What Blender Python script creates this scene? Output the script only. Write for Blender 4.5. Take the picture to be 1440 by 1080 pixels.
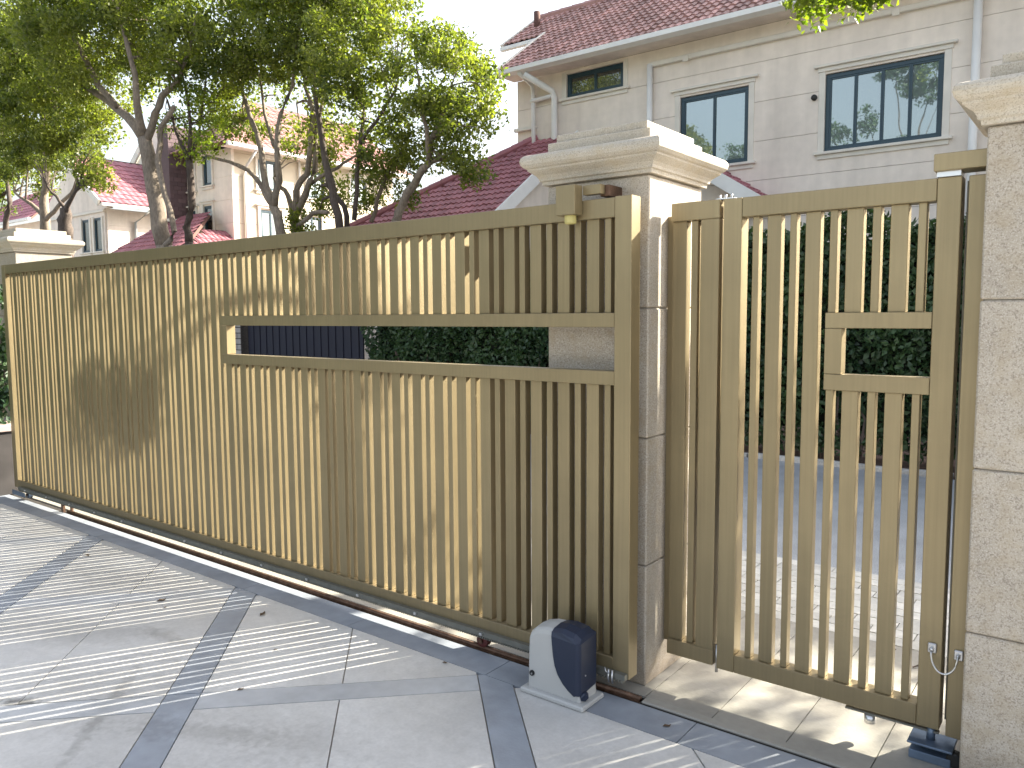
import bpy, bmesh, math, random
import numpy as np
from mathutils import Vector, Matrix
random.seed(7); rng = np.random.default_rng(7)
S = bpy.context.scene; COL = S.collection
for o in list(bpy.data.objects): bpy.data.objects.remove(o)

# ------------------------------------------------------------------ camera
F, YAW, PIT, ROL, CH = 1105.5, 37.67, 5.0, -0.37, 1.55
_y, _p, _r = map(math.radians, (YAW, PIT, ROL))
FW = Vector((-math.sin(_y)*math.cos(_p), math.cos(_y)*math.cos(_p), -math.sin(_p)))
_ri = Vector((math.cos(_y), math.sin(_y), 0)); _up = _ri.cross(FW)
RI = _ri*math.cos(_r) + _up*math.sin(_r); UP = -_ri*math.sin(_r) + _up*math.cos(_r)
cam = bpy.data.cameras.new('camera'); camo = bpy.data.objects.new('camera', cam); COL.objects.link(camo)
M = Matrix((RI, UP, -FW)).transposed().to_4x4(); M.translation = (0, 0, CH); camo.matrix_world = M
cam.sensor_width = 36; cam.lens = F*36/1440; cam.clip_start = .05; cam.clip_end = 900
S.camera = camo
def at(px, py, Y):
    """world point on the plane y = Y seen at a pixel of the 1440x1080 photograph"""
    d = FW*F + RI*(px-720) - UP*(py-540)
    return Vector((0, 0, CH)) + d*(Y/d.y)

# ------------------------------------------------------------------ light
EL, AZ = math.radians(29.8), math.radians(28.0)
SD = Vector((math.sin(AZ)*math.cos(EL), math.cos(AZ)*math.cos(EL), math.sin(EL)))
W = bpy.data.worlds.new("World"); S.world = W; W.use_nodes = True
nt = W.node_tree; bg = nt.nodes['Background']
sky = nt.nodes.new('ShaderNodeTexSky'); sky.sky_type = 'NISHITA'; sky.sun_disc = False
sky.sun_elevation = EL; sky.sun_rotation = AZ; sky.air_density = 1.2; sky.dust_density = 4.5; sky.ozone_density = 1.0; sky.altitude = 10
hs = nt.nodes.new('ShaderNodeHueSaturation'); hs.inputs['Saturation'].default_value = .5; nt.links.new(sky.outputs[0], hs.inputs['Color'])
nt.links.new(hs.outputs[0], bg.inputs[0]); bg.inputs[1].default_value = 0.115
sun = bpy.data.lights.new('sun', 'SUN'); sun.energy = 5.0; sun.angle = math.radians(0.5); sun.color = (1, .93, .76)
suno = bpy.data.objects.new('sun', sun); COL.objects.link(suno); suno.rotation_euler = SD.to_track_quat('Z', 'Y').to_euler()
S.view_settings.view_transform = 'Standard'; S.view_settings.look = 'None'; S.view_settings.gamma = 1
S.view_settings.exposure = 1.98; S.view_settings.use_curve_mapping = False

# ------------------------------------------------------------------ materials
def mat(name, col, rough=.6, metal=0, spec=.5, var=0, noise=None, bump=None, island=0, objvar=0, coat=0):
    """procedural material. noise=(scale, amount[, stretch xyz]) list; bump=(scale, strength); island/objvar = value variation per loose piece / per object"""
    m = bpy.data.materials.new(name); m.use_nodes = True; t = m.node_tree; N = t.nodes; L = t.links
    b = N['Principled BSDF']; b.inputs['Roughness'].default_value = rough; b.inputs['Metallic'].default_value = metal
    b.inputs['Specular IOR Level'].default_value = spec; b.inputs['Coat Weight'].default_value = coat
    rgb = N.new('ShaderNodeRGB'); rgb.outputs[0].default_value = (*col, 1); cur = rgb.outputs[0]
    geo = N.new('ShaderNodeNewGeometry')
    def scaled(cur, fac, amt):
        mr = N.new('ShaderNodeMapRange'); mr.inputs['To Min'].default_value = 1-amt; mr.inputs['To Max'].default_value = 1+amt
        L.new(fac, mr.inputs[0]); v = N.new('ShaderNodeVectorMath'); v.operation = 'SCALE'
        L.new(cur, v.inputs[0]); L.new(mr.outputs[0], v.inputs['Scale']); return v.outputs[0]
    for n in (noise or []):
        mp = N.new('ShaderNodeMapping'); mp.inputs['Scale'].default_value = n[2] if len(n) > 2 else (1, 1, 1)
        tx = N.new('ShaderNodeTexNoise'); tx.inputs['Scale'].default_value = n[0]; tx.inputs['Detail'].default_value = 3
        L.new(geo.outputs['Position'], mp.inputs[0]); L.new(mp.outputs[0], tx.inputs[0])
        mr = N.new('ShaderNodeMapRange'); mr.inputs['From Min'].default_value = .3; mr.inputs['From Max'].default_value = .7
        L.new(tx.outputs['Fac'], mr.inputs[0]); cur = scaled(cur, mr.outputs[0], n[1])
    if island: cur = scaled(cur, geo.outputs['Random Per Island'], island)
    if objvar:
        oi = N.new('ShaderNodeObjectInfo'); cur = scaled(cur, oi.outputs['Random'], objvar)
    L.new(cur, b.inputs['Base Color'])
    if bump:
        tx = N.new('ShaderNodeTexNoise'); tx.inputs['Scale'].default_value = bump[0]; tx.inputs['Detail'].default_value = 4
        L.new(geo.outputs['Position'], tx.inputs[0])
        bp = N.new('ShaderNodeBump'); bp.inputs['Strength'].default_value = bump[1]; bp.inputs['Distance'].default_value = .01
        L.new(tx.outputs['Fac'], bp.inputs['Height']); L.new(bp.outputs[0], b.inputs['Normal'])
    m['b'] = 1
    return m

def stains(m, spots, col=(.05, .048, .045), seamnoise=30):
    """dirty patches with a shape of their own, at world positions (x, y, radius_x, radius_y, strength)"""
    t = m.node_tree; N = t.nodes; L = t.links; b = N['Principled BSDF']; cur = b.inputs['Base Color'].links[0].from_socket
    geo = N.new('ShaderNodeNewGeometry'); tx = N.new('ShaderNodeTexNoise'); tx.inputs['Scale'].default_value = seamnoise; tx.inputs['Detail'].default_value = 5
    L.new(geo.outputs['Position'], tx.inputs[0])
    for x, y, rx, ry, st, ang in spots:
        sb = N.new('ShaderNodeVectorMath'); sb.operation = 'SUBTRACT'; sb.inputs[1].default_value = (x, y, 0); L.new(geo.outputs['Position'], sb.inputs[0])
        vr = N.new('ShaderNodeVectorRotate'); vr.rotation_type = 'Z_AXIS'; vr.inputs['Angle'].default_value = -ang; L.new(sb.outputs[0], vr.inputs['Vector'])
        ml = N.new('ShaderNodeVectorMath'); ml.operation = 'MULTIPLY'; ml.inputs[1].default_value = (1/rx, 1/ry, 0); L.new(vr.outputs[0], ml.inputs[0])
        ln = N.new('ShaderNodeVectorMath'); ln.operation = 'LENGTH'; L.new(ml.outputs[0], ln.inputs[0])
        ad = N.new('ShaderNodeMath'); ad.operation = 'MULTIPLY_ADD'; ad.inputs[1].default_value = -1.6; L.new(tx.outputs['Fac'], ad.inputs[0]); L.new(ln.outputs['Value'], ad.inputs[2])
        mr = N.new('ShaderNodeMapRange'); mr.inputs['From Min'].default_value = .25; mr.inputs['From Max'].default_value = -.5; mr.inputs['To Max'].default_value = st
        L.new(ad.outputs[0], mr.inputs[0])
        mx = N.new('ShaderNodeMix'); mx.data_type = 'RGBA'; L.new(mr.outputs[0], mx.inputs['Factor']); L.new(cur, mx.inputs[6]); mx.inputs[7].default_value = (*col, 1)
        cur = mx.outputs[2]
    L.new(cur, b.inputs['Base Color'])

def speckled(name, base, dark, light, scale=140, tint=None, rough=.75):
    m = mat(name, base, rough, noise=[(2.2, .10), (9, .07)], bump=(220, .12), objvar=.10)
    t = m.node_tree; N = t.nodes; L = t.links; b = N['Principled BSDF']; cur = b.inputs['Base Color'].links[0].from_socket
    geo = N.new('ShaderNodeNewGeometry')
    for sc, col, lo, hi, k in ((scale, dark, .50, .66, .8), (scale*1.3, light, .50, .68, .7), (18, (base[0]*.86, base[1]*.78, base[2]*.62), .45, .75, .5)):
        tx = N.new('ShaderNodeTexNoise'); tx.inputs['Scale'].default_value = sc; tx.inputs['Detail'].default_value = 2
        L.new(geo.outputs['Position'], tx.inputs[0])
        mr = N.new('ShaderNodeMapRange'); mr.inputs['From Min'].default_value = lo; mr.inputs['From Max'].default_value = hi; mr.inputs['To Max'].default_value = k
        L.new(tx.outputs['Fac'], mr.inputs[0])
        mx = N.new('ShaderNodeMix'); mx.data_type = 'RGBA'; L.new(mr.outputs[0], mx.inputs['Factor']); L.new(cur, mx.inputs[6]); mx.inputs[7].default_value = (*col, 1); cur = mx.outputs[2]
    L.new(cur, b.inputs['Base Color']); return m

def splash(m, col=(.20, .15, .10), h=.16, amt=.55):
    """splash dirt that fades out above the foot of a stone"""
    t = m.node_tree; N = t.nodes; L = t.links; b = N['Principled BSDF']; cur = b.inputs['Base Color'].links[0].from_socket
    geo = N.new('ShaderNodeNewGeometry'); sx = N.new('ShaderNodeSeparateXYZ'); L.new(geo.outputs['Position'], sx.inputs[0])
    tx = N.new('ShaderNodeTexNoise'); tx.inputs['Scale'].default_value = 14; tx.inputs['Detail'].default_value = 4; L.new(geo.outputs['Position'], tx.inputs[0])
    ad = N.new('ShaderNodeMath'); ad.operation = 'MULTIPLY_ADD'; ad.inputs[1].default_value = -.22; L.new(tx.outputs['Fac'], ad.inputs[0]); L.new(sx.outputs['Z'], ad.inputs[2])
    mr = N.new('ShaderNodeMapRange'); mr.inputs['From Min'].default_value = h-.11; mr.inputs['From Max'].default_value = -.11; mr.inputs['To Max'].default_value = amt; L.new(ad.outputs[0], mr.inputs[0])
    mx = N.new('ShaderNodeMix'); mx.data_type = 'RGBA'; L.new(mr.outputs[0], mx.inputs['Factor']); L.new(cur, mx.inputs[6]); mx.inputs[7].default_value = (*col, 1); L.new(mx.outputs[2], b.inputs['Base Color'])

def leafmat(name, col, col2, trans=.45):
    m = bpy.data.materials.new(name); m.use_nodes = True; t = m.node_tree; N = t.nodes; L = t.links
    N.remove(N['Principled BSDF']); out = N['Material Output']
    geo = N.new('ShaderNodeNewGeometry'); mx = N.new('ShaderNodeMix'); mx.data_type = 'RGBA'
    tx = N.new('ShaderNodeTexNoise'); tx.inputs['Scale'].default_value = 1.3; L.new(geo.outputs['Position'], tx.inputs[0])
    ad = N.new('ShaderNodeMath'); ad.operation = 'MULTIPLY_ADD'; ad.inputs[1].default_value = .55; ad.inputs[2].default_value = -.05
    L.new(geo.outputs['Random Per Island'], ad.inputs[0])
    mr = N.new('ShaderNodeMapRange'); mr.inputs['From Min'].default_value = .35; mr.inputs['From Max'].default_value = .65; mr.inputs['To Max'].default_value = .5
    L.new(tx.outputs['Fac'], mr.inputs[0]); a2 = N.new('ShaderNodeMath'); a2.operation = 'ADD'; L.new(ad.outputs[0], a2.inputs[0]); L.new(mr.outputs[0], a2.inputs[1])
    L.new(a2.outputs[0], mx.inputs['Factor']); mx.inputs[6].default_value = (*col, 1); mx.inputs[7].default_value = (*col2, 1)
    pb = N.new('ShaderNodeBsdfPrincipled'); pb.inputs['Roughness'].default_value = .45; L.new(mx.outputs[2], pb.inputs['Base Color'])
    tr = N.new('ShaderNodeBsdfTranslucent'); sc = N.new('ShaderNodeVectorMath'); sc.operation = 'MULTIPLY'; sc.inputs[1].default_value = (1.5, 1.7, .5)
    L.new(mx.outputs[2], sc.inputs[0]); L.new(sc.outputs[0], tr.inputs[0])
    ms = N.new('ShaderNodeMixShader'); ms.inputs[0].default_value = trans; L.new(pb.outputs[0], ms.inputs[1]); L.new(tr.outputs[0], ms.inputs[2]); L.new(ms.outputs[0], out.inputs[0])
    return m

PAINT = mat('champagne_gate_paint', (.285, .228, .132), .42, .52, .5, noise=[(1.1, .07), (14, .06, (6, 6, .12)), (5, .05)], bump=(60, .05), objvar=.06)
GRANITE = speckled('beige_granite', (.39, .345, .29), (.22, .185, .15), (.58, .53, .47), 170)
GRANITE_C = speckled('pale_granite_cap', (.48, .43, .36), (.30, .26, .21), (.62, .58, .51), 200)
JOINT = mat('joint_mortar', (.40, .36, .31), .9)
SLAB = mat('pale_paving', (.55, .54, .53), .5, spec=.35, noise=[(.9, .12), (4, .08), (22, .05), (70, .05)], bump=(90, .08), objvar=.05)
BAND = mat('blue_grey_paving', (.28, .305, .35), .5, spec=.35, noise=[(3, .14), (14, .08)], bump=(90, .08), objvar=.06)
BAND2 = mat('faded_blue_paving', (.46, .47, .49), .5, spec=.35, noise=[(3, .14), (14, .08)], bump=(90, .08), objvar=.06)
THRES = mat('cream_paving', (.30, .285, .255), .6, noise=[(3, .08), (30, .06)], bump=(80, .1), objvar=.05)
PAVER = mat('white_paver', (.52, .51, .48), .8, noise=[(20, .1)], objvar=.14)
ROAD = mat('asphalt', (.32, .335, .36), .6, noise=[(.8, .14), (4, .10), (120, .3)], bump=(200, .3))
KERB = mat('kerb_stone', (.45, .44, .42), .8, noise=[(6, .3), (40, .2)])
SOIL = mat('reddish_soil', (.085, .05, .04), .95, noise=[(8, .3), (60, .4)], bump=(60, .8))
EARTH = mat('ground_earth', (.16, .16, .14), .9, noise=[(.5, .2)])
DIRT = mat('dark_groove', (.035, .03, .027), .9, noise=[(40, .4)])
RUST = mat('rusty_rail_steel', (.13, .075, .05), .5, .45, noise=[(25, .35)], bump=(150, .2))
STEEL = mat('stainless_steel', (.62, .62, .63), .28, .9)
GALV = mat('galvanised_rack', (.2, .2, .18), .45, .55, noise=[(30, .12)])
RED = mat('dull_red_wheel', (.10, .022, .02), .55)
MGREY = mat('motor_grey_plastic', (.46, .46, .455), .42, spec=.4, bump=(300, .04), noise=[(4, .04)])
MNAVY = mat('motor_navy_plastic', (.02, .028, .055), .38, spec=.45, noise=[(4, .06)])
BLACK = mat('black_rubber', (.012, .012, .013), .5)
YNYL = mat('yellow_nylon', (.48, .42, .16), .5)
BLUEST = mat('blue_grey_steel', (.14, .19, .27), .42, .5, noise=[(14, .2)])
STUCCO = mat('pinkish_stucco', (.76, .685, .62), .85, noise=[(.8, .06), (6, .04), (4, .07, (1, 1, .12))], bump=(120, .12), objvar=.012)
TRIM = mat('white_trim', (.70, .665, .61), .7, noise=[(3, .06)])
PIPE = mat('white_downpipe', (.75, .75, .75), .45, noise=[(3, .05)])
TILE = mat('red_roof_tile', (.32, .175, .16), .6, noise=[(.9, .22), (3, .12)], island=.32)
TILE2 = mat('wine_roof_tile', (.34, .135, .16), .6, noise=[(.9, .12)], island=.2)
DECK = mat('roof_deck', (.12, .06, .05), .9)
TEAL = mat('dark_teal_frame', (.018, .05, .075), .4, spec=.5)
SLATE = mat('purple_slate_brick', (.13, .085, .095), .8, noise=[(3, .1)], objvar=.15)
BARK = mat('bark', (.21, .17, .135), .9, noise=[(3, .2), (30, .3, (1, 1, .3))], bump=(40, .9))
BARKD = mat('dark_bark', (.085, .065, .055), .9, noise=[(3, .2), (30, .3, (1, 1, .3))], bump=(40, .9))
LEAF = leafmat('camphor_leaf', (.055, .085, .028), (.27, .28, .07), .5)
LEAFY = leafmat('young_leaf', (.08, .13, .02), (.24, .27, .035), .5)
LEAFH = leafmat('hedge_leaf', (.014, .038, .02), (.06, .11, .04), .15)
NAVY = mat('navy_fence_paint', (.003, .004, .017), .7, noise=[(3, .1)])
BRICK = mat('grey_stone_brick', (.33, .31, .29), .85, noise=[(8, .1)], objvar=.16)
DRY = mat('dry_leaf', (.09, .055, .03), .8)
splash(GRANITE); splash(PAINT, (.16, .13, .09), .26, .35)
stains(SLAB, [(-3.42, 1.2, .17, .06, .75, .3), (-3.1, 1.36, .5, .04, .35, -.785), (-3.62, 1.9, .22, .05, .3, .1), (-3.25, 1.5, .55, .35, .22, .3), (-4.6, 2.2, .5, .3, .2, .2), (-2.2, 1.2, .6, .4, .14, .5), (-2.6, 1.55, .4, .08, .25, .5), (-2.3, 1.7, .3, .2, .16, .2), (-1.6, 1.6, .5, .12, .16, .2), (-4.2, 1.6, .7, .2, .18, .5), (-1.2, 2.3, .35, .1, .14, .3), (-5.3, 1.9, .6, .2, .2, .3)], (.10, .095, .085))
stains(BAND, [(-1.72, 1.95, .1, .02, .8, -1.2), (-2.9, 1.4, .3, .1, .3, .4)])

def glass(name, dark, refl, tintc=(.8, .86, .88)):
    m = bpy.data.materials.new(name); m.use_nodes = True; t = m.node_tree; N = t.nodes; L = t.links; b = N['Principled BSDF']
    b.inputs['Base Color'].default_value = (*dark, 1); b.inputs['Roughness'].default_value = .25
    g = N.new('ShaderNodeBsdfGlossy'); g.inputs['Roughness'].default_value = .015; g.inputs['Color'].default_value = (*tintc, 1)
    geo = N.new('ShaderNodeNewGeometry'); tx = N.new('ShaderNodeTexNoise'); tx.inputs['Scale'].default_value = 1.1; L.new(geo.outputs['Position'], tx.inputs[0])
    bp = N.new('ShaderNodeBump'); bp.inputs['Strength'].default_value = .12; bp.inputs['Distance'].default_value = .02; L.new(tx.outputs['Fac'], bp.inputs['Height']); L.new(bp.outputs[0], g.inputs['Normal'])
    ms = N.new('ShaderNodeMixShader'); ms.inputs[0].default_value = refl; L.new(b.outputs[0], ms.inputs[1]); L.new(g.outputs[0], ms.inputs[2])
    L.new(ms.outputs[0], N['Material Output'].inputs[0]); return m
GLASS = glass('reflective_pane', (.09, .12, .12), .25, (.72, .82, .84))
GLASSD = glass('dark_pane', (.03, .032, .03), .12)

# ------------------------------------------------------------------ mesh helpers
def link(name, me, m, parent=None, loc=None, smooth=False):
    o = bpy.data.objects.new(name, me); COL.objects.link(o)
    if m is not None and not me.materials: me.materials.append(m)
    if parent is not None: o.parent = parent
    if loc is not None: o.location = loc
    if smooth:
        me.polygons.foreach_set('use_smooth', [True]*len(me.polygons))
    return o
def mesh(name, V, Fc):
    me = bpy.data.meshes.new(name); me.from_pydata([tuple(v) for v in V], [], Fc); me.update(); return me
def tag(o, label=None, cat=None, group=None, kind=None):
    if label: o['label'] = label
    if cat: o['category'] = cat
    if group: o['group'] = group
    if kind: o['kind'] = kind
    return o
def empty(name, loc, label, cat, group=None, kind=None):
    o = bpy.data.objects.new(name, None); COL.objects.link(o); o.location = loc; o.empty_display_size = .1
    return tag(o, label, cat, group, kind)
_cache = {}
def boxme(sx, sy, sz, bev=0):
    """box with its bottom centre at the origin"""
    k = (round(sx, 4), round(sy, 4), round(sz, 4), bev)
    if k in _cache: return _cache[k]
    bm = bmesh.new(); bmesh.ops.create_cube(bm, size=1)
    for v in bm.verts: v.co = Vector((v.co.x*sx, v.co.y*sy, (v.co.z+.5)*sz))
    if bev: bmesh.ops.bevel(bm, geom=bm.edges[:], offset=bev, segments=1, affect='EDGES')
    me = bpy.data.meshes.new('box'); bm.to_mesh(me); bm.free(); _cache[k] = me; return me
def box(name, x0, x1, y0, y1, z0, z1, m, parent=None, bev=0):
    """box between world limits; the parent's location is taken off"""
    me = boxme(x1-x0, y1-y0, z1-z0, bev)
    key = (me.name, m.name)
    if me.materials and me.materials[0] != m:
        if key not in _cache:
            c = me.copy(); c.materials.clear(); c.materials.append(m); _cache[key] = c
        me = _cache[key]
    c = Vector(((x0+x1)/2, (y0+y1)/2, z0)); p = parent; off = Vector()
    while p is not None: off += p.location; p = p.parent
    return link(name, me, m, parent, c-off)
class MB:
    def __init__(s): s.V = []; s.F = []
    def add(s, V, Fc):
        n = len(s.V); s.V += [tuple(v) for v in V]; s.F += [tuple(i+n for i in f) for f in Fc]
    def box(s, x0, x1, y0, y1, z0, z1):
        s.add([(x0,y0,z0),(x1,y0,z0),(x1,y1,z0),(x0,y1,z0),(x0,y0,z1),(x1,y0,z1),(x1,y1,z1),(x0,y1,z1)],
              [(0,3,2,1),(4,5,6,7),(0,1,5,4),(1,2,6,5),(2,3,7,6),(3,0,4,7)])
    def tube(s, pts, rad, n=8, cap=True):
        pts = [Vector(p) for p in pts]
        if not hasattr(rad, '__len__'): rad = [rad]*len(pts)
        V = []; ref = Vector((.31, .17, .93))
        for i, p in enumerate(pts):
            d = (pts[min(i+1, len(pts)-1)] - pts[max(i-1, 0)]).normalized()
            a = d.cross(ref)
            if a.length < .05: a = d.cross(Vector((1, 0, 0)))
            a.normalize(); b = d.cross(a)
            for k in range(n):
                t = 2*math.pi*k/n; V.append(p + (a*math.cos(t)+b*math.sin(t))*rad[i])
        Fc = [(i*n+k, i*n+(k+1) % n, (i+1)*n+(k+1) % n, (i+1)*n+k) for i in range(len(pts)-1) for k in range(n)]
        if cap: Fc += [tuple(range(n))[::-1], tuple((len(pts)-1)*n+k for k in range(n))]
        s.add(V, Fc)
    def prism(s, poly, z0, z1):
        n = len(poly); s.add([(x, y, z0) for x, y in poly]+[(x, y, z1) for x, y in poly],
              [tuple(range(n))[::-1], tuple(range(n, 2*n))]+[(i, (i+1) % n, n+(i+1) % n, n+i) for i in range(n)])
    def build(s, name, m, parent=None, smooth=False, kind=None):
        off = Vector(); p = parent
        while p is not None: off += p.location; p = p.parent
        me = mesh(name, [Vector(v)-off for v in s.V], s.F)
        o = link(name, me, m, parent, smooth=smooth)
        if kind: o['kind'] = kind
        return o
def tubeobj(name, pts, r, m, parent=None, n=10):
    b = MB(); b.tube(pts, r, n); return b.build(name, m, parent, True)

# ------------------------------------------------------------------ ground
g = MB(); g.add([(-400, -300, -.045), (400, -300, -.045), (400, 600, -.045), (-400, 600, -.045)], [(0, 1, 2, 3)])
tag(g.build('ground', EARTH), kind='structure')
yard = tag(box('yard_pavement', -14, 3, -4, 2.70, -.04, -.012, JOINT), kind='structure')
def clip(poly, f):
    out = []
    for i in range(len(poly)):
        a, b = poly[i], poly[(i+1) % len(poly)]; fa, fb = f(a), f(b)
        if fa >= 0: out.append(a)
        if fa*fb < 0: t = fa/(fa-fb); out.append((a[0]+(b[0]-a[0])*t, a[1]+(b[1]-a[1])*t))
    return out
def slab(c0, c1, d0, d1, m):
    g_ = .004
    P = [((c+d)/2, (c-d)/2) for c, d in ((c0+g_, d0+g_), (c1-g_, d0+g_), (c1-g_, d1-g_), (c0+g_, d1-g_))]
    for f in (lambda p: 2.517-p[1], lambda p: p[1]+2.2, lambda p: p[0]+13, lambda p: 2.4-p[0]):
        P = clip(P, f)
        if len(P) < 3: return
    a = abs(sum(P[i][0]*P[(i+1) % len(P)][1]-P[(i+1) % len(P)][0]*P[i][1] for i in range(len(P))))/2
    if a < .002: return
    # orientation
    if sum(P[i][0]*P[(i+1) % len(P)][1]-P[(i+1) % len(P)][0]*P[i][1] for i in range(len(P))) < 0: P = P[::-1]
    b = MB(); dz = random.uniform(-.0008, .0008); b.prism(P, -.011, dz); b.build('paving_slab', m, yard)
PC = 1.82
for i in range(-8, 5):
    cb = .47+PC*i                       # band centre in x+y
    for j in range(-8, 5):
        db = -4.53+PC*j                 # band centre in x-y
        slab(cb-.1, cb+.1, db-.1, db+PC-.1, BAND)
        slab(cb+.1, cb+PC-.1, db-.1, db+.1, BAND2)
        slab(cb+.1, cb+PC/2, db+.1, db+PC-.1, SLAB); slab(cb+PC/2, cb+PC-.1, db+.1, db+PC-.1, SLAB)
x = -12.0
while x < 2:
    box('border_slab', x, x+.896, 2.521, 2.694, -.011, 0.0, BAND, yard); x += .9
# street side
th = tag(box('street_pavement', -14, 3, 2.76, 4.93, -.04, -.012, JOINT), kind='structure')
x = -12.18
while x < 1.6:
    w = .285 if x > -2.6 else .87
    for y0, y1 in ((2.762, 3.33), (3.334, 3.9)): box('paving_slab', x, x+w-.004, y0, y1, -.011, 0, THRES, th)
    x += w
for r in range(10):
    x = -3.2 - (.1 if r % 2 else 0)
    while x < .9:
        box('paver', x, x+.194, 3.906+r*.102, 3.906+r*.102+.096, -.011, random.uniform(-.002, .001), PAVER, th); x += .2
tag(box('road', -60, 40, 4.93, 8.25, -.042, -.008, ROAD), kind='structure')
kb = tag(box('kerb', -60, 40, 8.33, 8.40, -.04, .0, SOIL), kind='structure')
x = -5
while x < 1.5:
    w = random.uniform(.22, .45); box('kerb_stone', x, x+w-.02, 8.25+random.uniform(0, .015), 8.33, -.03, random.uniform(.02, .05), KERB, kb, .006); x += w
tag(box('verge_soil', -60, 40, 8.40, 12.5, -.04, -.005, SOIL), kind='structure')
for x0, x1 in ((-13.6, -9.5),):
    tag(box('driveway', x0, x1, 8.402, 15.9, -.003, .004, THRES), kind='structure')

# ------------------------------------------------------------------ track and sliding gate
tr = empty('gate_track', (-4, 2.73, 0), 'rusty steel rail in a dark groove running under the long sliding gate', 'track')
box('groove', -9, 1.6, 2.695, 2.761, -.03, -.008, DIRT, tr)
b = MB(); b.tube([(-6.62, 2.727, .004), (-1.46, 2.727, .004)], .011, 8); b.build('rail', RUST, tr, True)
box('rail_foot', -6.62, -1.46, 2.712, 2.742, -.0079, -.001, RUST, tr)
box('end_stop', -6.68, -6.645, 2.700, 2.72, -.008, .085, RUST, tr, .002)
box('end_stop', -6.60, -6.575, 2.735, 2.752, -.008, .085, RUST, tr, .002)

x = -1.45
while x < 1.5:
    box('threshold_edge', x, x+.846, 2.713, 2.7605, -.0079, .004, THRES, th, .004); x += .85
YF, YB = 2.70, 2.772
def placed_slat(par, xr, w, z0, z1, y=2.736, d=.04):
    box('slat', xr-w, xr, y-d/2, y+d/2, z0, z1, PAINT, par, .0015)
gate = empty('sliding_gate', (-4.5, 2.736, 0), 'long champagne metal sliding gate with vertical slats and a low wide opening', 'gate')
GZ0, GZ1 = .085, 2.004
box('stile', -1.575, -1.501, YF, YB, .078, GZ1+.003, PAINT, gate, .002)
box('stile', -7.585, -7.512, YF, YB, GZ0, GZ1, PAINT, gate, .002)
box('top_rail', -7.511, -1.576, YF+.001, YB-.001, 1.928, GZ1, PAINT, gate, .002)
box('bottom_rail', -7.511, -1.576, YF+.001, YB-.001, GZ0, .155, PAINT, gate, .002)
WX0, WX1 = -4.303, -1.576
box('window_rail', WX0, WX1, YF+.002, YF+.062, 1.500, 1.557, PAINT, gate, .0015)
box('window_rail', WX0, WX1, YF+.002, YF+.062, 1.270, 1.326, PAINT, gate, .0015)
box('window_jamb', WX0, WX0+.05, YF+.002, YF+.062, 1.327, 1.499, PAINT, gate, .0015)
anch = [(0, -1.648), (5, -2.354), (14, -3.638), (21, -4.649), (28, -5.677), (40, -7.459), (41, -7.607)]
for i in range(41):
    xr = np.interp(i, [a for a, _ in anch], [q for _, q in anch])*1.0045
    p = (np.interp(i+1, [a for a, _ in anch], [q for _, q in anch])-np.interp(i, [a for a, _ in anch], [q for _, q in anch]))*-1.0045/.141
    for xx, w in ((xr, .057*p), (xr+.055*p, .028*p)):
        if xx-w < -7.511: continue
        if xx-w > WX0-.002:
            placed_slat(gate, xx, w, .1552, 1.2698); placed_slat(gate, xx, w, 1.5572, 1.9278)
        elif xx > WX0:
            xx2 = WX0-.001; placed_slat(gate, xx2, w*.8, .1552, 1.9278)
        else: placed_slat(gate, xx, w, .1552, 1.9278)
# rack below the front of the bottom rail
rk = MB(); rk.box(-7.45, -1.505, 2.676, 2.699, .082, .106)
x = -7.45
while x < -1.515:
    rk.box(x, x+.007, 2.678, 2.698, .0705, .0822); x += .0135
rack = rk.build('gear_rack', GALV, gate)
for x in np.arange(-7.3, -1.6, .42):
    box('rack_bolt', x, x+.016, 2.664, 2.676, .088, .100, STEEL, rack, .002)
for x, m in ((-7.35, BLUEST), (-2.28, RED)):
    b = MB(); b.tube([(x, 2.708, .043), (x, 2.712, .043), (x, 2.742, .043), (x, 2.746, .043)], [.020, .032, .032, .02], 16); w = b.build('roller_wheel', m, gate, False)
    b = MB(); b.tube([(x, 2.698, .043), (x, 2.707, .043)], .011, 10); b.build('hub', RUST, w)
    box('wheel_bracket', x-.05, x+.05, 2.75, 2.757, .03, .0848, RUST, gate)
box('end_wheel_plate', -7.56, -7.3, 2.668, 2.674, .03, .07, BLUEST, gate, .002)

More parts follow.
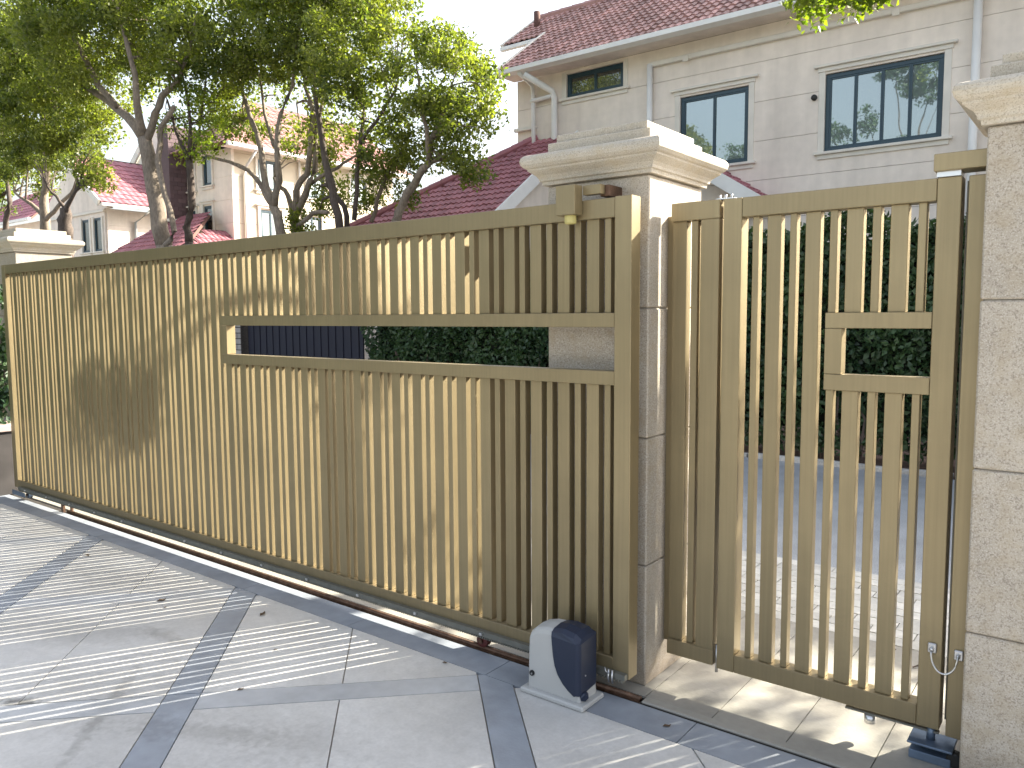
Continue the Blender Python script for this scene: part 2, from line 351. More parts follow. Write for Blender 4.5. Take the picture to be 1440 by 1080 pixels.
# ------------------------------------------------------------------ pillars
def pillar(x0, y0, top, label, s=.49, joints=(1.576, 1.046, .513)):
    x1, y1 = x0+s, y0+s
    r = empty('gate_pillar', ((x0+x1)/2, (y0+y1)/2, 0), label, 'pillar', 'granite gate pillars')
    js = [0]+sorted(joints)+[top]
    box('core', x0+.012, x1-.012, y0+.012, y1-.012, 0, top, JOINT, r)
    for a, b_ in zip(js[:-1], js[1:]):
        box('stone_block', x0, x1, y0, y1, a+(.0 if a == 0 else .002), b_-(.002 if b_ != top else .004), GRANITE, r, .005)
    prof = [(-.02, 0), (.016, .0), (.018, .014), (.026, .018), (.028, .028), (.036, .040), (.052, .052), (.062, .060), (.064, .067), (.074, .072), (.084, .083), (.088, .098), (.085, .112), (.076, .122), (.062, .127), (-.02, .128)]
    V = []; n = 4
    for o, z in prof:
        V += [(x0-o, y0-o, top+z), (x1+o, y0-o, top+z), (x1+o, y1+o, top+z), (x0-o, y1+o, top+z)]
    Fc = [(i*4+k, i*4+(k+1) % 4, i*4+4+(k+1) % 4, i*4+4+k) for i in range(len(prof)-1) for k in range(4)]
    Fc += [(3, 2, 1, 0), tuple(len(V)-4+k for k in range(4))]
    b = MB(); b.add(V, Fc); cp = b.build('cap', GRANITE_C, r)
    box('cap_tier', x0+.0, x1-.0, y0+.0, y1-.0, top+.1285, top+.178, GRANITE_C, r, .003)
    box('cap_tier', x0+.027, x1-.027, y0+.027, y1-.027, top+.1782, top+.214, GRANITE_C, r, .003)
    return r
pillar(-1.99, 2.84, 2.106, 'beige granite gate pillar standing between the sliding gate and the small gate')
pillar(-.350, 2.85, 2.12, 'large beige granite pillar nearest the camera, right of the small gate', joints=(1.588, 1.054, .517))
pillar(-8.44, 2.95, 2.155, 'distant sunlit granite pillar cap seen over the left end of the sliding gate')

# ------------------------------------------------------------------ pedestrian gate
PY0, PY1 = 2.95, 3.022; PYC = 2.986
pan = empty('fixed_gate_panel', (-1.35, PYC, 0), 'narrow fixed champagne panel between the middle pillar and the small gate', 'gate panel')
box('top_rail', -1.458, -1.253, PY0, PY1, 1.922, 1.994, PAINT, pan, .002)
box('bottom_rail', -1.458, -1.253, PY0, PY1, .118, .182, PAINT, pan, .002)
box('stile', -1.330, -1.254, PY0+.001, PY1-.001, .1822, 1.9218, PAINT, pan, .002)
box('slat', -1.458, -1.397, PYC-.02, PYC+.02, .1822, 1.9218, PAINT, pan, .0015); placed_slat(pan, -1.348, .028, .1822, 1.9218, PYC)
box('blocking_flange', -1.4995, -1.4675, 3.007, 3.02, .15, 1.95, PAINT, pan)  # added strip behind the panel, blocks the sun down to a thin line on the pillar
leaf = empty('pedestrian_gate', (-.83, PYC, 0), 'small champagne metal swing gate with slats and a square opening', 'gate')
LX0, LX1 = -1.236, -.428
box('stile', LX0, -1.164, PY0, PY1, .112, 1.992, PAINT, leaf, .002)
box('stile', -.499, LX1, PY0, PY1, .112, 1.992, PAINT, leaf, .002)
box('top_rail', -1.163, -.500, PY0+.001, PY1-.001, 1.918, 1.992, PAINT, leaf, .002)
box('bottom_rail', -1.163, -.500, PY0+.001, PY1-.001, .112, .184, PAINT, leaf, .002)
box('window_rail', -.846, -.500, PY0+.003, PY0+.06, 1.496, 1.552, PAINT, leaf, .0015)
box('window_rail', -.846, -.500, PY0+.003, PY0+.06, 1.272, 1.330, PAINT, leaf, .0015)
box('window_jamb', -.846, -.787, PY0+.003, PY0+.06, 1.331, 1.495, PAINT, leaf, .0015)
k = 1.005
for xr, w, cut in ((-1.096, .024, 0), (-1.012, .052, 0), (-.955, .024, 0), (-.870, .053, 0), (-.811, .026, 1), (-.725, .056, 1), (-.668, .027, 1), (-.582, .056, 1), (-.527, .025, 1)):
    if cut:
        placed_slat(leaf, xr*k, w, .1842, 1.2718, PYC); placed_slat(leaf, xr*k, w, 1.5522, 1.9178, PYC)
    else: placed_slat(leaf, xr*k, w, .1842, 1.9178, PYC)
post = empty('gate_jamb_post', (-.383, PYC, 0), 'champagne jamb post fixed to the right pillar beside the small gate', 'post')
box('post_body', -.408, -.351, PY0, PY1, .100, 1.990, PAINT, post, .002)
box('inner_angle', -.424, -.4085, PY1+.01, PY1+.05, .12, 1.985, GALV, post, .001)
cov = tag(box('closer_cover', -.508, -.352, 2.925, 3.03, 2.010, 2.066, PAINT, None, .002), 'small champagne metal box bridging the small gate and the right pillar top', 'cover box')
box('hidden_bracket', -.500, -.43, 2.94, 3.01, 1.9925, 2.0095, STEEL, leaf)
# pins above the meeting stiles
hp = empty('hinge_pin', (-1.24, PYC, 2.0), 'small steel hinge fitting on top between fixed panel and small gate', 'hinge')
box('hinge_plate', -1.275, -1.20, 2.965, 3.0, 1.9945, 1.999, STEEL, hp)
for x in (-1.262, -1.24, -1.216): tubeobj('pin', [(x, 2.975, 1.999), (x, 2.975, 2.012)], .005, STEEL, hp)
hb = empty('lower_hinge', (-1.245, 2.95, .1), 'small steel pin hinge under the meeting edge of the small gate', 'hinge')
tubeobj('pin', [(-1.245, 2.975, .085), (-1.245, 2.975, .2)], .007, STEEL, hb)
# cable lock
la = empty('cable_lock', (-.415, 2.93, .38), 'curved stainless loop lock linking the small gate to the jamb post', 'lock')
for x, z in ((-.457, .402), (-.377, .396)):
    box('lock_plate', x-.014, x+.014, 2.938, 2.9498, z-.016, z+.018, STEEL, la, .003)
    tubeobj('stud', [(x, 2.925, z), (x, 2.939, z)], .007, STEEL, la)
arc = [(-.417-.04*math.cos(t), 2.922-.008*math.sin(t), .398-.066*math.sin(t)) for t in np.linspace(0, math.pi, 18)]
tubeobj('loop', arc, .0034, STEEL, la, 8)
# floor hinge below the small gate
fh = empty('floor_hinge', (-.45, 2.95, 0), 'blue grey steel floor hinge box under the corner of the small gate', 'hinge')
box('housing', -.515, -.385, 2.925, 3.02, 0, .03, BLUEST, fh, .002)
box('cover_lip', -.520, -.380, 2.915, 3.03, .056, .064, BLUEST, fh, .002)
box('back_wall', -.515, -.385, 2.995, 3.02, .0305, .0555, BLUEST, fh)
box('arm_plate', -.74, -.43, 2.965, 2.99, .090, .098, GALV, fh, .002)
tubeobj('spindle', [(-.455, 2.975, .064), (-.455, 2.975, .111)], .014, BLUEST, fh)
tubeobj('arm_roller', [(-.655, 2.976, .06), (-.655, 2.976, .0895)], .02, STEEL, fh)
st = empty('rubber_stop', (-.372, 2.975, 0), 'black rubber roller stop on the paving at the foot of the right pillar', 'door stop')
b = MB(); b.tube([(-.376, 2.93, .028), (-.376, 2.935, .028), (-.376, 2.965, .028), (-.376, 2.97, .028)], [.02, .026, .026, .02], 16); b.build('roller', BLACK, st, False)
box('stop_foot', -.386, -.366, 2.94, 2.96, 0, .02, STEEL, st)

# guide roller bracket on the middle pillar
br = empty('guide_roller_bracket', (-1.76, 2.74, 2.05), 'champagne box bracket with yellow roller holding the sliding gate top', 'bracket')
box('roller_box', -1.812, -1.722, 2.640, 2.698, 1.945, 2.062, PAINT, br, .002)
box('arm', -1.7215, -1.64, 2.70, 2.735, 2.025, 2.062, PAINT, br, .001)
box('arm_end', -1.662, -1.622, 2.7355, 2.8395, 2.018, 2.062, RUST, br, .001)
b = MB(); b.tube([(-1.762, 2.672, 1.912), (-1.762, 2.672, 1.916), (-1.762, 2.672, 1.9445)], [.02, .024, .024], 14); b.build('roller', YNYL, br, False)

# ------------------------------------------------------------------ gate motor
mo = empty('gate_motor', (-1.73, 2.57, 0), 'grey and navy plastic sliding gate opener bolted to the paving', 'gate motor')
box('base_plate', -1.893, -1.585, 2.490, 2.655, 0.0005, .022, MGREY, mo, .006)
# body: front outline swept back
out = [(-1.872, .0225), (-1.870, .06), (-1.868, .15), (-1.864, .235), (-1.856, .258), (-1.835, .276), (-1.79, .288), (-1.74, .292), (-1.68, .290), (-1.640, .282), (-1.624, .265), (-1.620, .08), (-1.612, .0225)]
V = []; n = len(out)
for y, inset, dz in ((2.515, .010, -.012), (2.520, .003, -.004), (2.532, 0, 0), (2.58, 0, .006), (2.630, 0, .002), (2.648, .008, -.01)):
    cx, cz = -1.74, .14
    V += [(cx+(x-cx)*(1-inset/.13), y, (z if z < .03 else cz+(z-cz)*(1-inset/.13)+(dz if z > .2 else 0))) for x, z in out]
Fc = [(i*n+k, i*n+(k+1) % n, (i+1)*n+(k+1) % n, (i+1)*n+k) for i in range(5) for k in range(n)]+[tuple(range(n))[::-1], tuple(5*n+k for k in range(n))]
b = MB(); b.add(V, Fc); body = b.build('body', MGREY, mo)
# navy cover: one shell round the front right part and the right side; rows run from top to bottom
rows = [(-1.748, .268, .262), (-1.7455, .235, .235), (-1.741, .19, .19), (-1.733, .150, .150), (-1.718, .115, .118), (-1.695, .085, .09), (-1.668, .062, .068), (-1.640, .046, .052)]
V = []
for x, z, z2 in rows: V += [(x, 2.516, z), (x+.003, 2.507, z), (-1.628, 2.5045, z2), (-1.616, 2.509, z2), (-1.611, 2.520, z2), (-1.611, 2.632, z2+.012), (-1.618, 2.642, z2+.012), (-1.63, 2.646, z2+.012)]
K = 8; Fc = [(i*K+k, i*K+k+1, (i+1)*K+k+1, (i+1)*K+k) for i in range(len(rows)-1) for k in range(K-1)]
e = (len(rows)-1)*K; Fc += [tuple(e+k for k in range(K))[::-1]]
t0 = len(V)   # crown of the cover: two arcs rising to the back
for y, zz in ((2.514, .286), (2.535, .298), (2.58, .304), (2.63, .300), (2.646, .285)):
    V += [(-1.748, y, zz-.004), (-1.70, y, zz+.002), (-1.645, y, zz-.006), (-1.619, y, zz-.022)]
for i in range(4):
    for k in range(3): Fc.append((t0+i*4+k, t0+i*4+k+1, t0+(i+1)*4+k+1, t0+(i+1)*4+k))
Fc += [(0, 1, t0), (1, 2, t0+2, t0+1, t0), (2, 3, t0+3, t0+2), (3, 4, t0+7, t0+3), (4, 5, t0+15, t0+11, t0+7), (5, 6, t0+19, t0+15), (6, 7, t0+18, t0+19)]
b = MB(); b.add(V, Fc); b.build('side_cover', MNAVY, mo)
b = MB(); b.tube([(-1.845, 2.519, .085), (-1.845, 2.508, .085)], .0115, 14); kh = b.build('keyhole', BLACK, mo)
b = MB(); b.tube([(-1.843, 2.508, .085), (-1.843, 2.505, .085)], .004, 8); b.build('lock_core', STEEL, kh)
b = MB(); b.tube([(-1.622, 2.545, .046), (-1.606, 2.537, .042), (-1.602, 2.535, .041)], [.021, .021, .017], 6); b.build('release_knob', MNAVY, mo)
box('vent_slot', -1.8745, -1.8695, 2.53, 2.545, .05, .075, BLACK, mo)
tubeobj('screw', [(-1.6115, 2.55, .125), (-1.6085, 2.55, .125)], .0035, STEEL, mo)
for x in (-1.573, -1.556):
    tubeobj('limit_clamp', [(x, 2.668, .066), (x, 2.662, .09), (x, 2.668, .118)], .0045, STEEL, gate)
tubeobj('limit_wire', [(-1.585, 2.655, .13), (-1.577, 2.65, .115), (-1.57, 2.66, .105)], .0025, STEEL, gate)

# ------------------------------------------------------------------ debris
for x, y, s, a, lab in ((-5.27, 2.275, .026, .4, 'farthest small dry leaf, on the pale slab beside the first dark paving band'),
        (-4.09, 2.14, .026, 1.2, 'curled dry leaf on the striped slab left of the nearer dark paving band'),
        (-3.98, 2.10, .012, .3, 'tiny leaf speck right beside the curled leaf on the striped slab'),
        (-3.47, 2.353, .026, 2., 'dry leaf just right of the dark band, above the light stripes'),
        (-2.83, 1.80, .016, 1.1, 'small round dry leaf on the open pale slab below the last light stripe'),
        (-2.32, 2.50, .014, .4, 'tiny dry leaf in the seam of the border slabs left of the motor'),
        (-1.28, 2.60, .018, .8, 'single curved dry leaf on the blue grey border right of the motor'),
        (-3.05, 2.13, .010, .9, 'dark leaf crumb between the light stripes right of the dark band')):
    V = []; c, s_ = math.cos(a), math.sin(a)
    for u, v, z in ((-1, 0, .004), (-.3, .42, .012), (.5, .35, .006), (1, .05, .014), (.5, -.3, .004), (-.2, -.4, .009), (0, 0, .002)):
        V.append((x+(u*c-v*s_)*s, y+(u*s_+v*c)*s, z*s/.03+.001))
    b = MB(); b.add(V, [(0, 1, 6), (1, 2, 6), (2, 3, 6), (3, 4, 6), (4, 5, 6), (5, 0, 6)])
    tag(b.build('fallen_leaf', DRY), lab, 'leaf', 'dry leaves scattered over the yard')
for x, y, a, lab in ((-.80, 3.76, .5, 'leftmost dark twig on the sunlit pavement behind the small gate'), (-.72, 3.90, 1.2, 'farthest dark twig on the sunlit pavement, close to the white pavers'),
        (-.65, 3.86, -.6, 'dark twig seen left of the gate edge stile, above the lock'), (-.645, 3.69, .9, 'nearest dark twig on the sunlit pavement, beside the wire lock')):
    b = MB(); b.tube([(x, y, .006), (x+.05*math.cos(a), y+.05*math.sin(a), .014), (x+.1*math.cos(a+.5), y+.1*math.sin(a+.5), .006)], .0035, 5)
    tag(b.build('twig', BARKD), lab, 'twig', 'twigs on the street pavement')

# ------------------------------------------------------------------ foliage
def leaves_mesh(name, C, size, m, parent, up=.35, kind=None):
    """one folded leaf (2 triangles) at every point of C"""
    n = len(C); C = np.asarray(C, float)
    d = rng.normal(size=(n, 3)); d[:, 2] -= .25; d /= np.linalg.norm(d, axis=1)[:, None]
    nrm = rng.normal(size=(n, 3)); nrm[:, 2] += up*3; s = np.cross(d, nrm); s /= np.linalg.norm(s, axis=1)[:, None]
    nn = np.cross(s, d); L = size*rng.uniform(.7, 1.3, n)[:, None]
    V = np.empty((n, 4, 3)); V[:, 0] = C-d*L*.5; V[:, 1] = C+s*L*.27+nn*L*.08; V[:, 2] = C+d*L*.5; V[:, 3] = C-s*L*.27+nn*L*.08
    off = np.zeros(3); p = parent
    while p is not None: off += np.array(p.location); p = p.parent
    V = (V-off).reshape(-1, 3).astype(np.float32)
    me = bpy.data.meshes.new(name); me.vertices.add(4*n); me.vertices.foreach_set('co', V.ravel())
    b_ = np.arange(n)[:, None]*4; T = np.concatenate([b_+[0, 1, 2], b_+[0, 2, 3]], 1).reshape(-1)
    me.loops.add(6*n); me.loops.foreach_set('vertex_index', T.astype(np.int32))
    me.polygons.add(2*n); me.polygons.foreach_set('loop_start', np.arange(0, 6*n, 3, dtype=np.int32)); me.polygons.foreach_set('loop_total', np.full(2*n, 3, dtype=np.int32))
    me.update(); me.validate(); o = link(name, me, m, parent)
    if kind: o['kind'] = kind
    return o
def crown_points(ells, dens, size_c=.32, flat=.75):
    """leaf clusters inside ellipsoids (cx,cy,cz,rx,ry,rz): clumps that leave gaps"""
    P = []
    for cx, cy, cz, rx, ry, rz in ells:
        nc = max(8, int(dens*rx*ry*rz/.09/3.2))
        q = rng.normal(size=(nc, 3)); q /= np.linalg.norm(q, axis=1)[:, None]; q *= (rng.uniform(.12, 1, nc)**(.42))[:, None]
        cc = q*[rx, ry, rz]+[cx, cy, cz]
        for c in cc:
            k = int(rng.uniform(45, 90)); sc = size_c*rng.uniform(.6, 1.25)
            w = rng.normal(size=(k, 3)); w /= np.linalg.norm(w, axis=1)[:, None]; w *= (rng.uniform(0, 1, k)**.45)[:, None]
            P.append(c+w*[sc, sc, sc*flat])
    return np.concatenate(P)
def tree(label, Y, base, limbs, crowns, dens=1., leaf=LEAF, lsize=.085, bark=BARK, group='street trees beyond the road', twigs=26, extra=()):
    """base=(px,py,r): the trunk goes straight down to the ground from there. limbs: lists of (px,py,dy,r). crowns: (px,py,dy,rx_px,ry_px,depth)"""
    b0 = at(base[0], base[1], Y); foot = Vector((b0.x+.1, Y, 0))
    t = empty('street_tree', foot, label, 'tree', group)
    mb = MB(); mb.tube([foot+Vector((0, 0, -.03)), foot+Vector((0, 0, .3)), (foot+b0)/2, b0], [base[2]*1.7, base[2]*1.3, base[2]*1.12, base[2]], 10)
    ends = []
    for lb in limbs:
        pts = [at(px, py, Y+dy) for px, py, dy, r in lb]; rr = [l[3] for l in lb]
        P2 = []; R2 = []
        for i in range(len(pts)-1):
            for s in (0, .5): P2.append(pts[i].lerp(pts[i+1], s)+(Vector((random.uniform(-1, 1), random.uniform(-1, 1), random.uniform(-1, 1)))*.03 if s else Vector())); R2.append(rr[i]*(1-s)+rr[i+1]*s)
        P2.append(pts[-1]); R2.append(rr[-1]); mb.tube(P2, R2, 8); ends += list(zip(P2[len(P2)//2:], R2[len(P2)//2:]))
    E = []
    for px, py, dy, rx, ry, dep in crowns:
        c = at(px, py, Y+dy); dist = (c-Vector((0, 0, CH))).dot(FW); E.append((c.x, c.y, c.z, rx*dist/F*1.05, dep, ry*dist/F))
    E += list(extra)
    for i in range(twigs):
        e = E[i % len(E)]; tgt = Vector((e[0]+random.uniform(-.8, .8)*e[3], e[1]+random.uniform(-.8, .8)*e[4], e[2]+random.uniform(-.7, .8)*e[5]))
        p, r = min(ends, key=lambda q: (q[0]-tgt).length+random.uniform(0, .5)); L = (tgt-p).length
        mid = p.lerp(tgt, .5)+Vector((random.uniform(-.15, .15), random.uniform(-.15, .15), .12*L)); r0 = min(r*.7, .035)
        mb.tube([p, p.lerp(mid, .5)+Vector((0, 0, .03*L)), mid, mid.lerp(tgt, .6), tgt], [r0, r0*.85, r0*.6, r0*.4, .006], 5)
    mb.build('trunk', bark, t, True)
    leaves_mesh('crown', crown_points(E, dens*21), lsize*1.12, leaf, t)
    return t
LFT = 9.0
tree('big leaning tree with thick grey trunk before the villa with two narrow windows', 8.9, (231, 345, .17),
     [[(231, 345, 0, .17), (222, 295, 0, .165), (212, 240, 0, .155), (203, 195, 0, .14)],
      [(203, 195, 0, .12), (180, 165, 0, .10), (150, 140, .2, .085), (120, 122, .4, .07), (80, 95, .6, .05), (40, 70, .8, .03)],
      [(165, 150, 0, .07), (140, 122, -.2, .07), (118, 80, -.3, .06), (98, 42, -.4, .05), (80, 5, -.4, .04), (70, -50, -.4, .02)],
      [(203, 195, 0, .10), (193, 150, -.2, .08), (190, 105, -.3, .06), (178, 60, -.4, .045), (165, 10, -.4, .03)],
      [(205, 200, 0, .09), (218, 160, .1, .08), (228, 135, .2, .07), (250, 115, .3, .055), (265, 75, .5, .04), (275, 20, .5, .02)],
      [(232, 345, -.3, .055), (245, 325, -.3, .055), (232, 275, -.2, .055), (222, 225, -.1, .06), (226, 180, 0, .06), (245, 150, 0, .05)]],
     [(130, 55, 0, 130, 75, 1.6), (215, 35, .4, 90, 60, 1.4), (50, 80, .3, 80, 70, 1.3), (150, -40, 0, 150, 60, 1.6), (265, 70, .4, 50, 55, 1.), (20, 40, 0, 60, 60, 1.), (110, 120, .5, 60, 26, .7), (215, 110, .6, 40, 34, .6), (160, 150, 1., 30, 20, .5)], .85)
tree('small slim tree with pale crown forking in front of the purple brick wall', 9.6, (266, 340, .09),
     [[(266, 340, 0, .09), (262, 320, 0, .085), (270, 290, 0, .08), (266, 225, 0, .075)],
      [(266, 225, 0, .05), (252, 195, 0, .04), (243, 168, 0, .03), (235, 140, 0, .02)],
      [(266, 225, 0, .05), (268, 180, 0, .035), (262, 130, 0, .03), (255, 90, 0, .015)],
      [(266, 225, 0, .05), (280, 190, .2, .035), (284, 150, .2, .03), (290, 110, .2, .015)]],
     [(262, 205, .1, 30, 26, .5), (300, 190, 0, 26, 24, .5), (238, 165, .1, 26, 22, .5), (290, 150, .2, 34, 28, .6), (265, 110, .1, 50, 40, .8)], .62, LEAFY, .075, BARKD)
tree('tree with slender trunks and a long bare branch before the middle house corner', 10.4, (396, 335, .10),
     [[(396, 335, 0, .10), (392, 312, 0, .10), (384, 290, 0, .095)],
      [(384, 290, 0, .07), (370, 265, 0, .06), (350, 240, -.1, .05), (322, 227, -.3, .04), (300, 222, -.4, .03), (283, 214, -.5, .02)],
      [(384, 290, 0, .08), (374, 262, 0, .075), (368, 215, 0, .06), (352, 165, .1, .05), (335, 110, .1, .04), (325, 60, .1, .02)],
      [(386, 290, 0, .075), (393, 255, 0, .07), (389, 205, 0, .06), (395, 160, .1, .05), (412, 120, .2, .04), (418, 70, .2, .02)],
      [(385, 205, .1, .045), (372, 160, .3, .035), (366, 110, .3, .025), (370, 60, .3, .015)]],
     [(345, 60, 0, 70, 75, 1.2), (400, 50, .2, 70, 70, 1.3), (320, 175, 0, 26, 18, .45), (350, 185, .5, 40, 16, .5), (330, 110, .4, 36, 40, .7), (370, -30, 0, 110, 50, 1.3), (330, 150, .5, 40, 34, .7), (375, 120, .6, 30, 26, .6), (300, 150, .6, 26, 30, .5)], .8)
tree('tree with several crooked stems from one base before the sunlit house wall', 10.9, (418, 335, .11),
     [[(418, 335, 0, .12), (417, 318, 0, .12), (413, 304, 0, .11)],
      [(413, 304, 0, .07), (405, 275, 0, .055), (392, 262, 0, .045), (385, 250, .1, .03)],
      [(413, 304, 0, .08), (417, 280, 0, .075), (419, 262, 0, .07), (432, 245, 0, .065), (437, 205, 0, .06), (441, 165, 0, .055), (430, 125, 0, .04), (425, 70, 0, .02)],
      [(415, 304, 0, .08), (430, 272, 0, .075), (443, 240, .1, .06), (443, 190, .1, .05), (452, 150, .1, .035), (462, 90, .1, .02)],
      [(438, 258, .1, .045), (455, 246, .1, .04), (475, 236, .2, .035), (492, 224, .2, .025), (520, 205, .2, .012)],
      [(418, 318, -.2, .05), (435, 305, -.2, .05), (448, 298, -.3, .045), (461, 299, -.3, .04)]],
     [(450, 40, 0, 70, 60, 1.3), (405, 95, .2, 36, 30, .7), (465, 110, 0, 50, 40, .9), (430, 165, .4, 52, 24, .6), (480, -20, 0, 80, 50, 1.2), (468, 190, .5, 34, 34, .6), (455, 225, .6, 26, 20, .4), (415, 205, .9, 26, 24, .4), (415, 320, -.2, 14, 22, .2)], .85, LEAF, .08)
tree('straight dark stemmed tree between the crooked one and the rounded one', 10.6, (478, 325, .085),
     [[(478, 325, 0, .085), (470, 285, 0, .08), (458, 230, 0, .07), (449, 170, 0, .055), (442, 110, 0, .04), (440, 60, 0, .02)],
      [(488, 320, .3, .06), (484, 290, .3, .055), (462, 262, .2, .05), (457, 225, .1, .045)],
      [(498, 310, .2, .05), (502, 270, .2, .045), (503, 230, .2, .045), (507, 195, .2, .04), (511, 150, .2, .03)],
      [(507, 200, .2, .04), (530, 170, .2, .035), (548, 140, .3, .03), (560, 110, .3, .02)]],
     [(510, 70, 0, 62, 62, 1.2), (545, 40, .3, 44, 50, .9), (505, 190, .5, 34, 22, .6), (505, 130, .2, 46, 36, .9), (490, -10, .3, 80, 50, 1.2), (470, 268, .8, 20, 24, .4), (540, 190, .5, 30, 50, .7), (520, 240, .6, 26, 24, .4), (455, 290, .8, 22, 18, .3)], .95, LEAF, .08, BARKD)
tree('rounded tree at the right end of the row beside the tall house roof', 11.2, (556, 320, .10),
     [[(556, 320, 0, .10), (560, 300, 0, .09), (572, 272, 0, .085), (588, 248, 0, .08), (603, 230, 0, .07), (607, 195, 0, .055), (622, 160, 0, .04), (635, 120, 0, .02)],
      [(522, 312, .2, .05), (530, 280, .2, .045), (540, 250, .2, .04), (556, 225, .1, .035), (575, 200, 0, .02)],
      [(603, 230, 0, .05), (600, 180, -.2, .04), (590, 130, -.2, .03), (585, 90, -.2, .015)]],
     [(622, 110, 0, 68, 62, 1.2), (585, 175, .3, 52, 40, .9), (650, 165, 0, 42, 48, .8), (640, 222, .2, 34, 26, .5), (560, 235, .5, 42, 24, .6), (625, 65, 0, 48, 24, .8), (690, 150, 0, 12, 30, .3), (600, 210, .3, 50, 30, .6), (565, 275, .6, 22, 16, .3), (655, 240, .3, 26, 18, .4), (520, 285, .6, 20, 14, .3)], 1.25, LEAF, .08)
tree('dark tree with forked trunk rising just behind the distant left pillar', 9.3, (64, 330, .12),
     [[(64, 330, 0, .13), (63, 300, 0, .12), (62, 278, 0, .11), (66, 240, 0, .09), (74, 200, 0, .06), (80, 160, 0, .04)],
      [(63, 305, 0, .07), (50, 292, 0, .06), (36, 282, -.2, .045), (20, 270, -.2, .03)],
      [(64, 310, 0, .06), (76, 298, 0, .055), (86, 285, .1, .05), (100, 272, .1, .04), (106, 255, .1, .02)]],
     [(70, 165, 0, 95, 62, 1.3), (30, 215, 0, 60, 45, .9), (100, 215, .3, 45, 40, .8), (125, 175, 0, 40, 40, .7), (60, 265, .6, 22, 12, .4), (40, 120, 0, 60, 50, 1.)], 1.05)
tree('tree with thick dark trunk and one pale bare branch right of distant pillar', 8.6, (92, 335, .16),
     [[(92, 335, 0, .17), (90, 310, 0, .16), (91, 292, 0, .11)], [(91, 292, 0, .05), (84, 284, -.1, .035), (72, 270, -.2, .03), (66, 260, -.3, .02)], [(92, 300, 0, .07), (100, 280, 0, .05), (112, 262, 0, .03)]],
     [(120, 232, 0, 34, 24, .5), (135, 255, .2, 20, 16, .35), (70, 235, .2, 40, 26, .5)], .6, LEAF, .08, BARKD)
tree('leftmost pale leaved tree at the edge of the photograph with a thin dark trunk', 9.8, (6, 335, .09),
     [[(6, 335, 0, .09), (8, 310, 0, .08), (14, 285, 0, .07), (10, 250, 0, .05), (0, 200, 0, .03)]],
     [(5, 285, 0, 20, 24, .4), (-10, 220, 0, 50, 50, .8), (-20, 130, 0, 60, 70, 1.)], 1.0, LEAFY, .08, BARKD)
# the tree that hangs into the picture at the top right; it stands right of the frame and throws the dapples on the gates
def hanging_tree():
    foot = Vector((.25, 9.2, 0)); t = empty('street_tree', foot, 'tree out of frame whose bright leafy branch hangs in at the top right', 'tree', 'street trees beyond the road')
    mb = MB(); mb.tube([foot+Vector((0, 0, -.05)), foot+Vector((0, 0, 1.5)), Vector((.2, 9.1, 3.2)), Vector((.12, 9.1, 4.6)), Vector((.15, 9.1, 5.6)), Vector((.3, 9.2, 7.6))], [.24, .19, .17, .16, .14, .05], 10)
    E = [(-2.78, 9., 5.05, .34, .3, .30), (-2.42, 9., 4.93, .30, .25, .24), (-2.1, 9, 5.02, .25, .25, .24), (-2.2, 9.2, 6.2, .7, .6, .45),
         (.9, 9, 6.9, 1.1, 1.0, .8), (2.5, 8.8, 4.45, .8, .6, .42), (1.5, 8.8, 4.4, .65, .6, .45), (2.0, 8.9, 4.5, .6, .6, .4), (-.6, 9.2, 7.9, 1.6, 1.2, .6), (1.6, 9.2, 7.9, 1.4, 1.2, .7), (-3.6, 9.2, 7.6, .9, .8, .6), (.2, 9.2, 5.6, .2, .3, .5)]
    for e in E:
        tgt = Vector(e[:3]); s = Vector((.15, 9.1, min(6.8, max(5.7, e[2]-.9)) if e[0] < .3 else min(6.0, max(3.0, e[2]-1.1)))); mid = s.lerp(tgt, .5)+Vector((0, 0, .35))
        mb.tube([s, s.lerp(mid, .5)+Vector((0, 0, .1)), mid, tgt], [.032, .025, .02, .008], 6)
    mb.build('trunk', BARK, t, True)
    leaves_mesh('crown', np.concatenate([crown_points(E[:3], 1.5, .27), crown_points(E[3:], 1.3, .36), crown_points([(2.05, 8.8, 4.25, .5, .5, .5), (2.75, 8.8, 4.25, .55, .5, .5), (1.5, 8.8, 4.6, .4, .4, .35), (3.2, 8.8, 4.3, .4, .4, .4)], 15, .25), crown_points([(1.9, 8.8, 3.55, .6, .4, .3), (2.7, 8.8, 3.6, .5, .4, .3)], 6, .25)]), .085, LEAFY, t)
hanging_tree()
# trees across the yard behind the camera, seen mirrored in the window panes
for bx, by, lab, E in ((-8.5, -9, 'tall tree behind the camera mirrored in the wide upstairs window', [(-7.2, -9, 12.7, 1.7, 1.2, 1.5), (-8.9, -9, 13.3, 1.2, 1.2, 1.1), (-6.9, -8.6, 11.4, .9, .6, .5), (-11.7, -9, 10.0, .9, 1, .9), (-10.2, -9, 10.6, .7, .6, .9), (-8.2, -9.3, 9.2, 1.4, 1, .4)]),
                  (-17, -9, 'second tree behind the camera mirrored in the small upstairs window', [(-16.1, -9, 9.8, 1.0, 1, .9), (-18.4, -9, 9.3, .9, .8, .4), (-17, -9.5, 8.2, 2.0, 1.5, 1)])):
    t = empty('yard_tree', (bx, by, 0), lab, 'tree', 'trees behind the camera')
    mb = MB(); mb.tube([(bx, by, -.05), (bx+.1, by, 3), (bx, by, 6.5), (bx+.3, by, 8.6)], [.25, .2, .13, .05], 9)
    for e in E: mb.tube([(bx, by, 6.5), (bx*.6+e[0]*.4, by-.6, e[2]*.5+3.2), e[:3]], [.06, .04, .015], 6)
    mb.build('trunk', BARKD, t, True); leaves_mesh('crown', crown_points(E, 7, .4), .15, LEAFH, t)  # shade put into the crown colour: dark hedge leaf keeps the mirrored trees dim

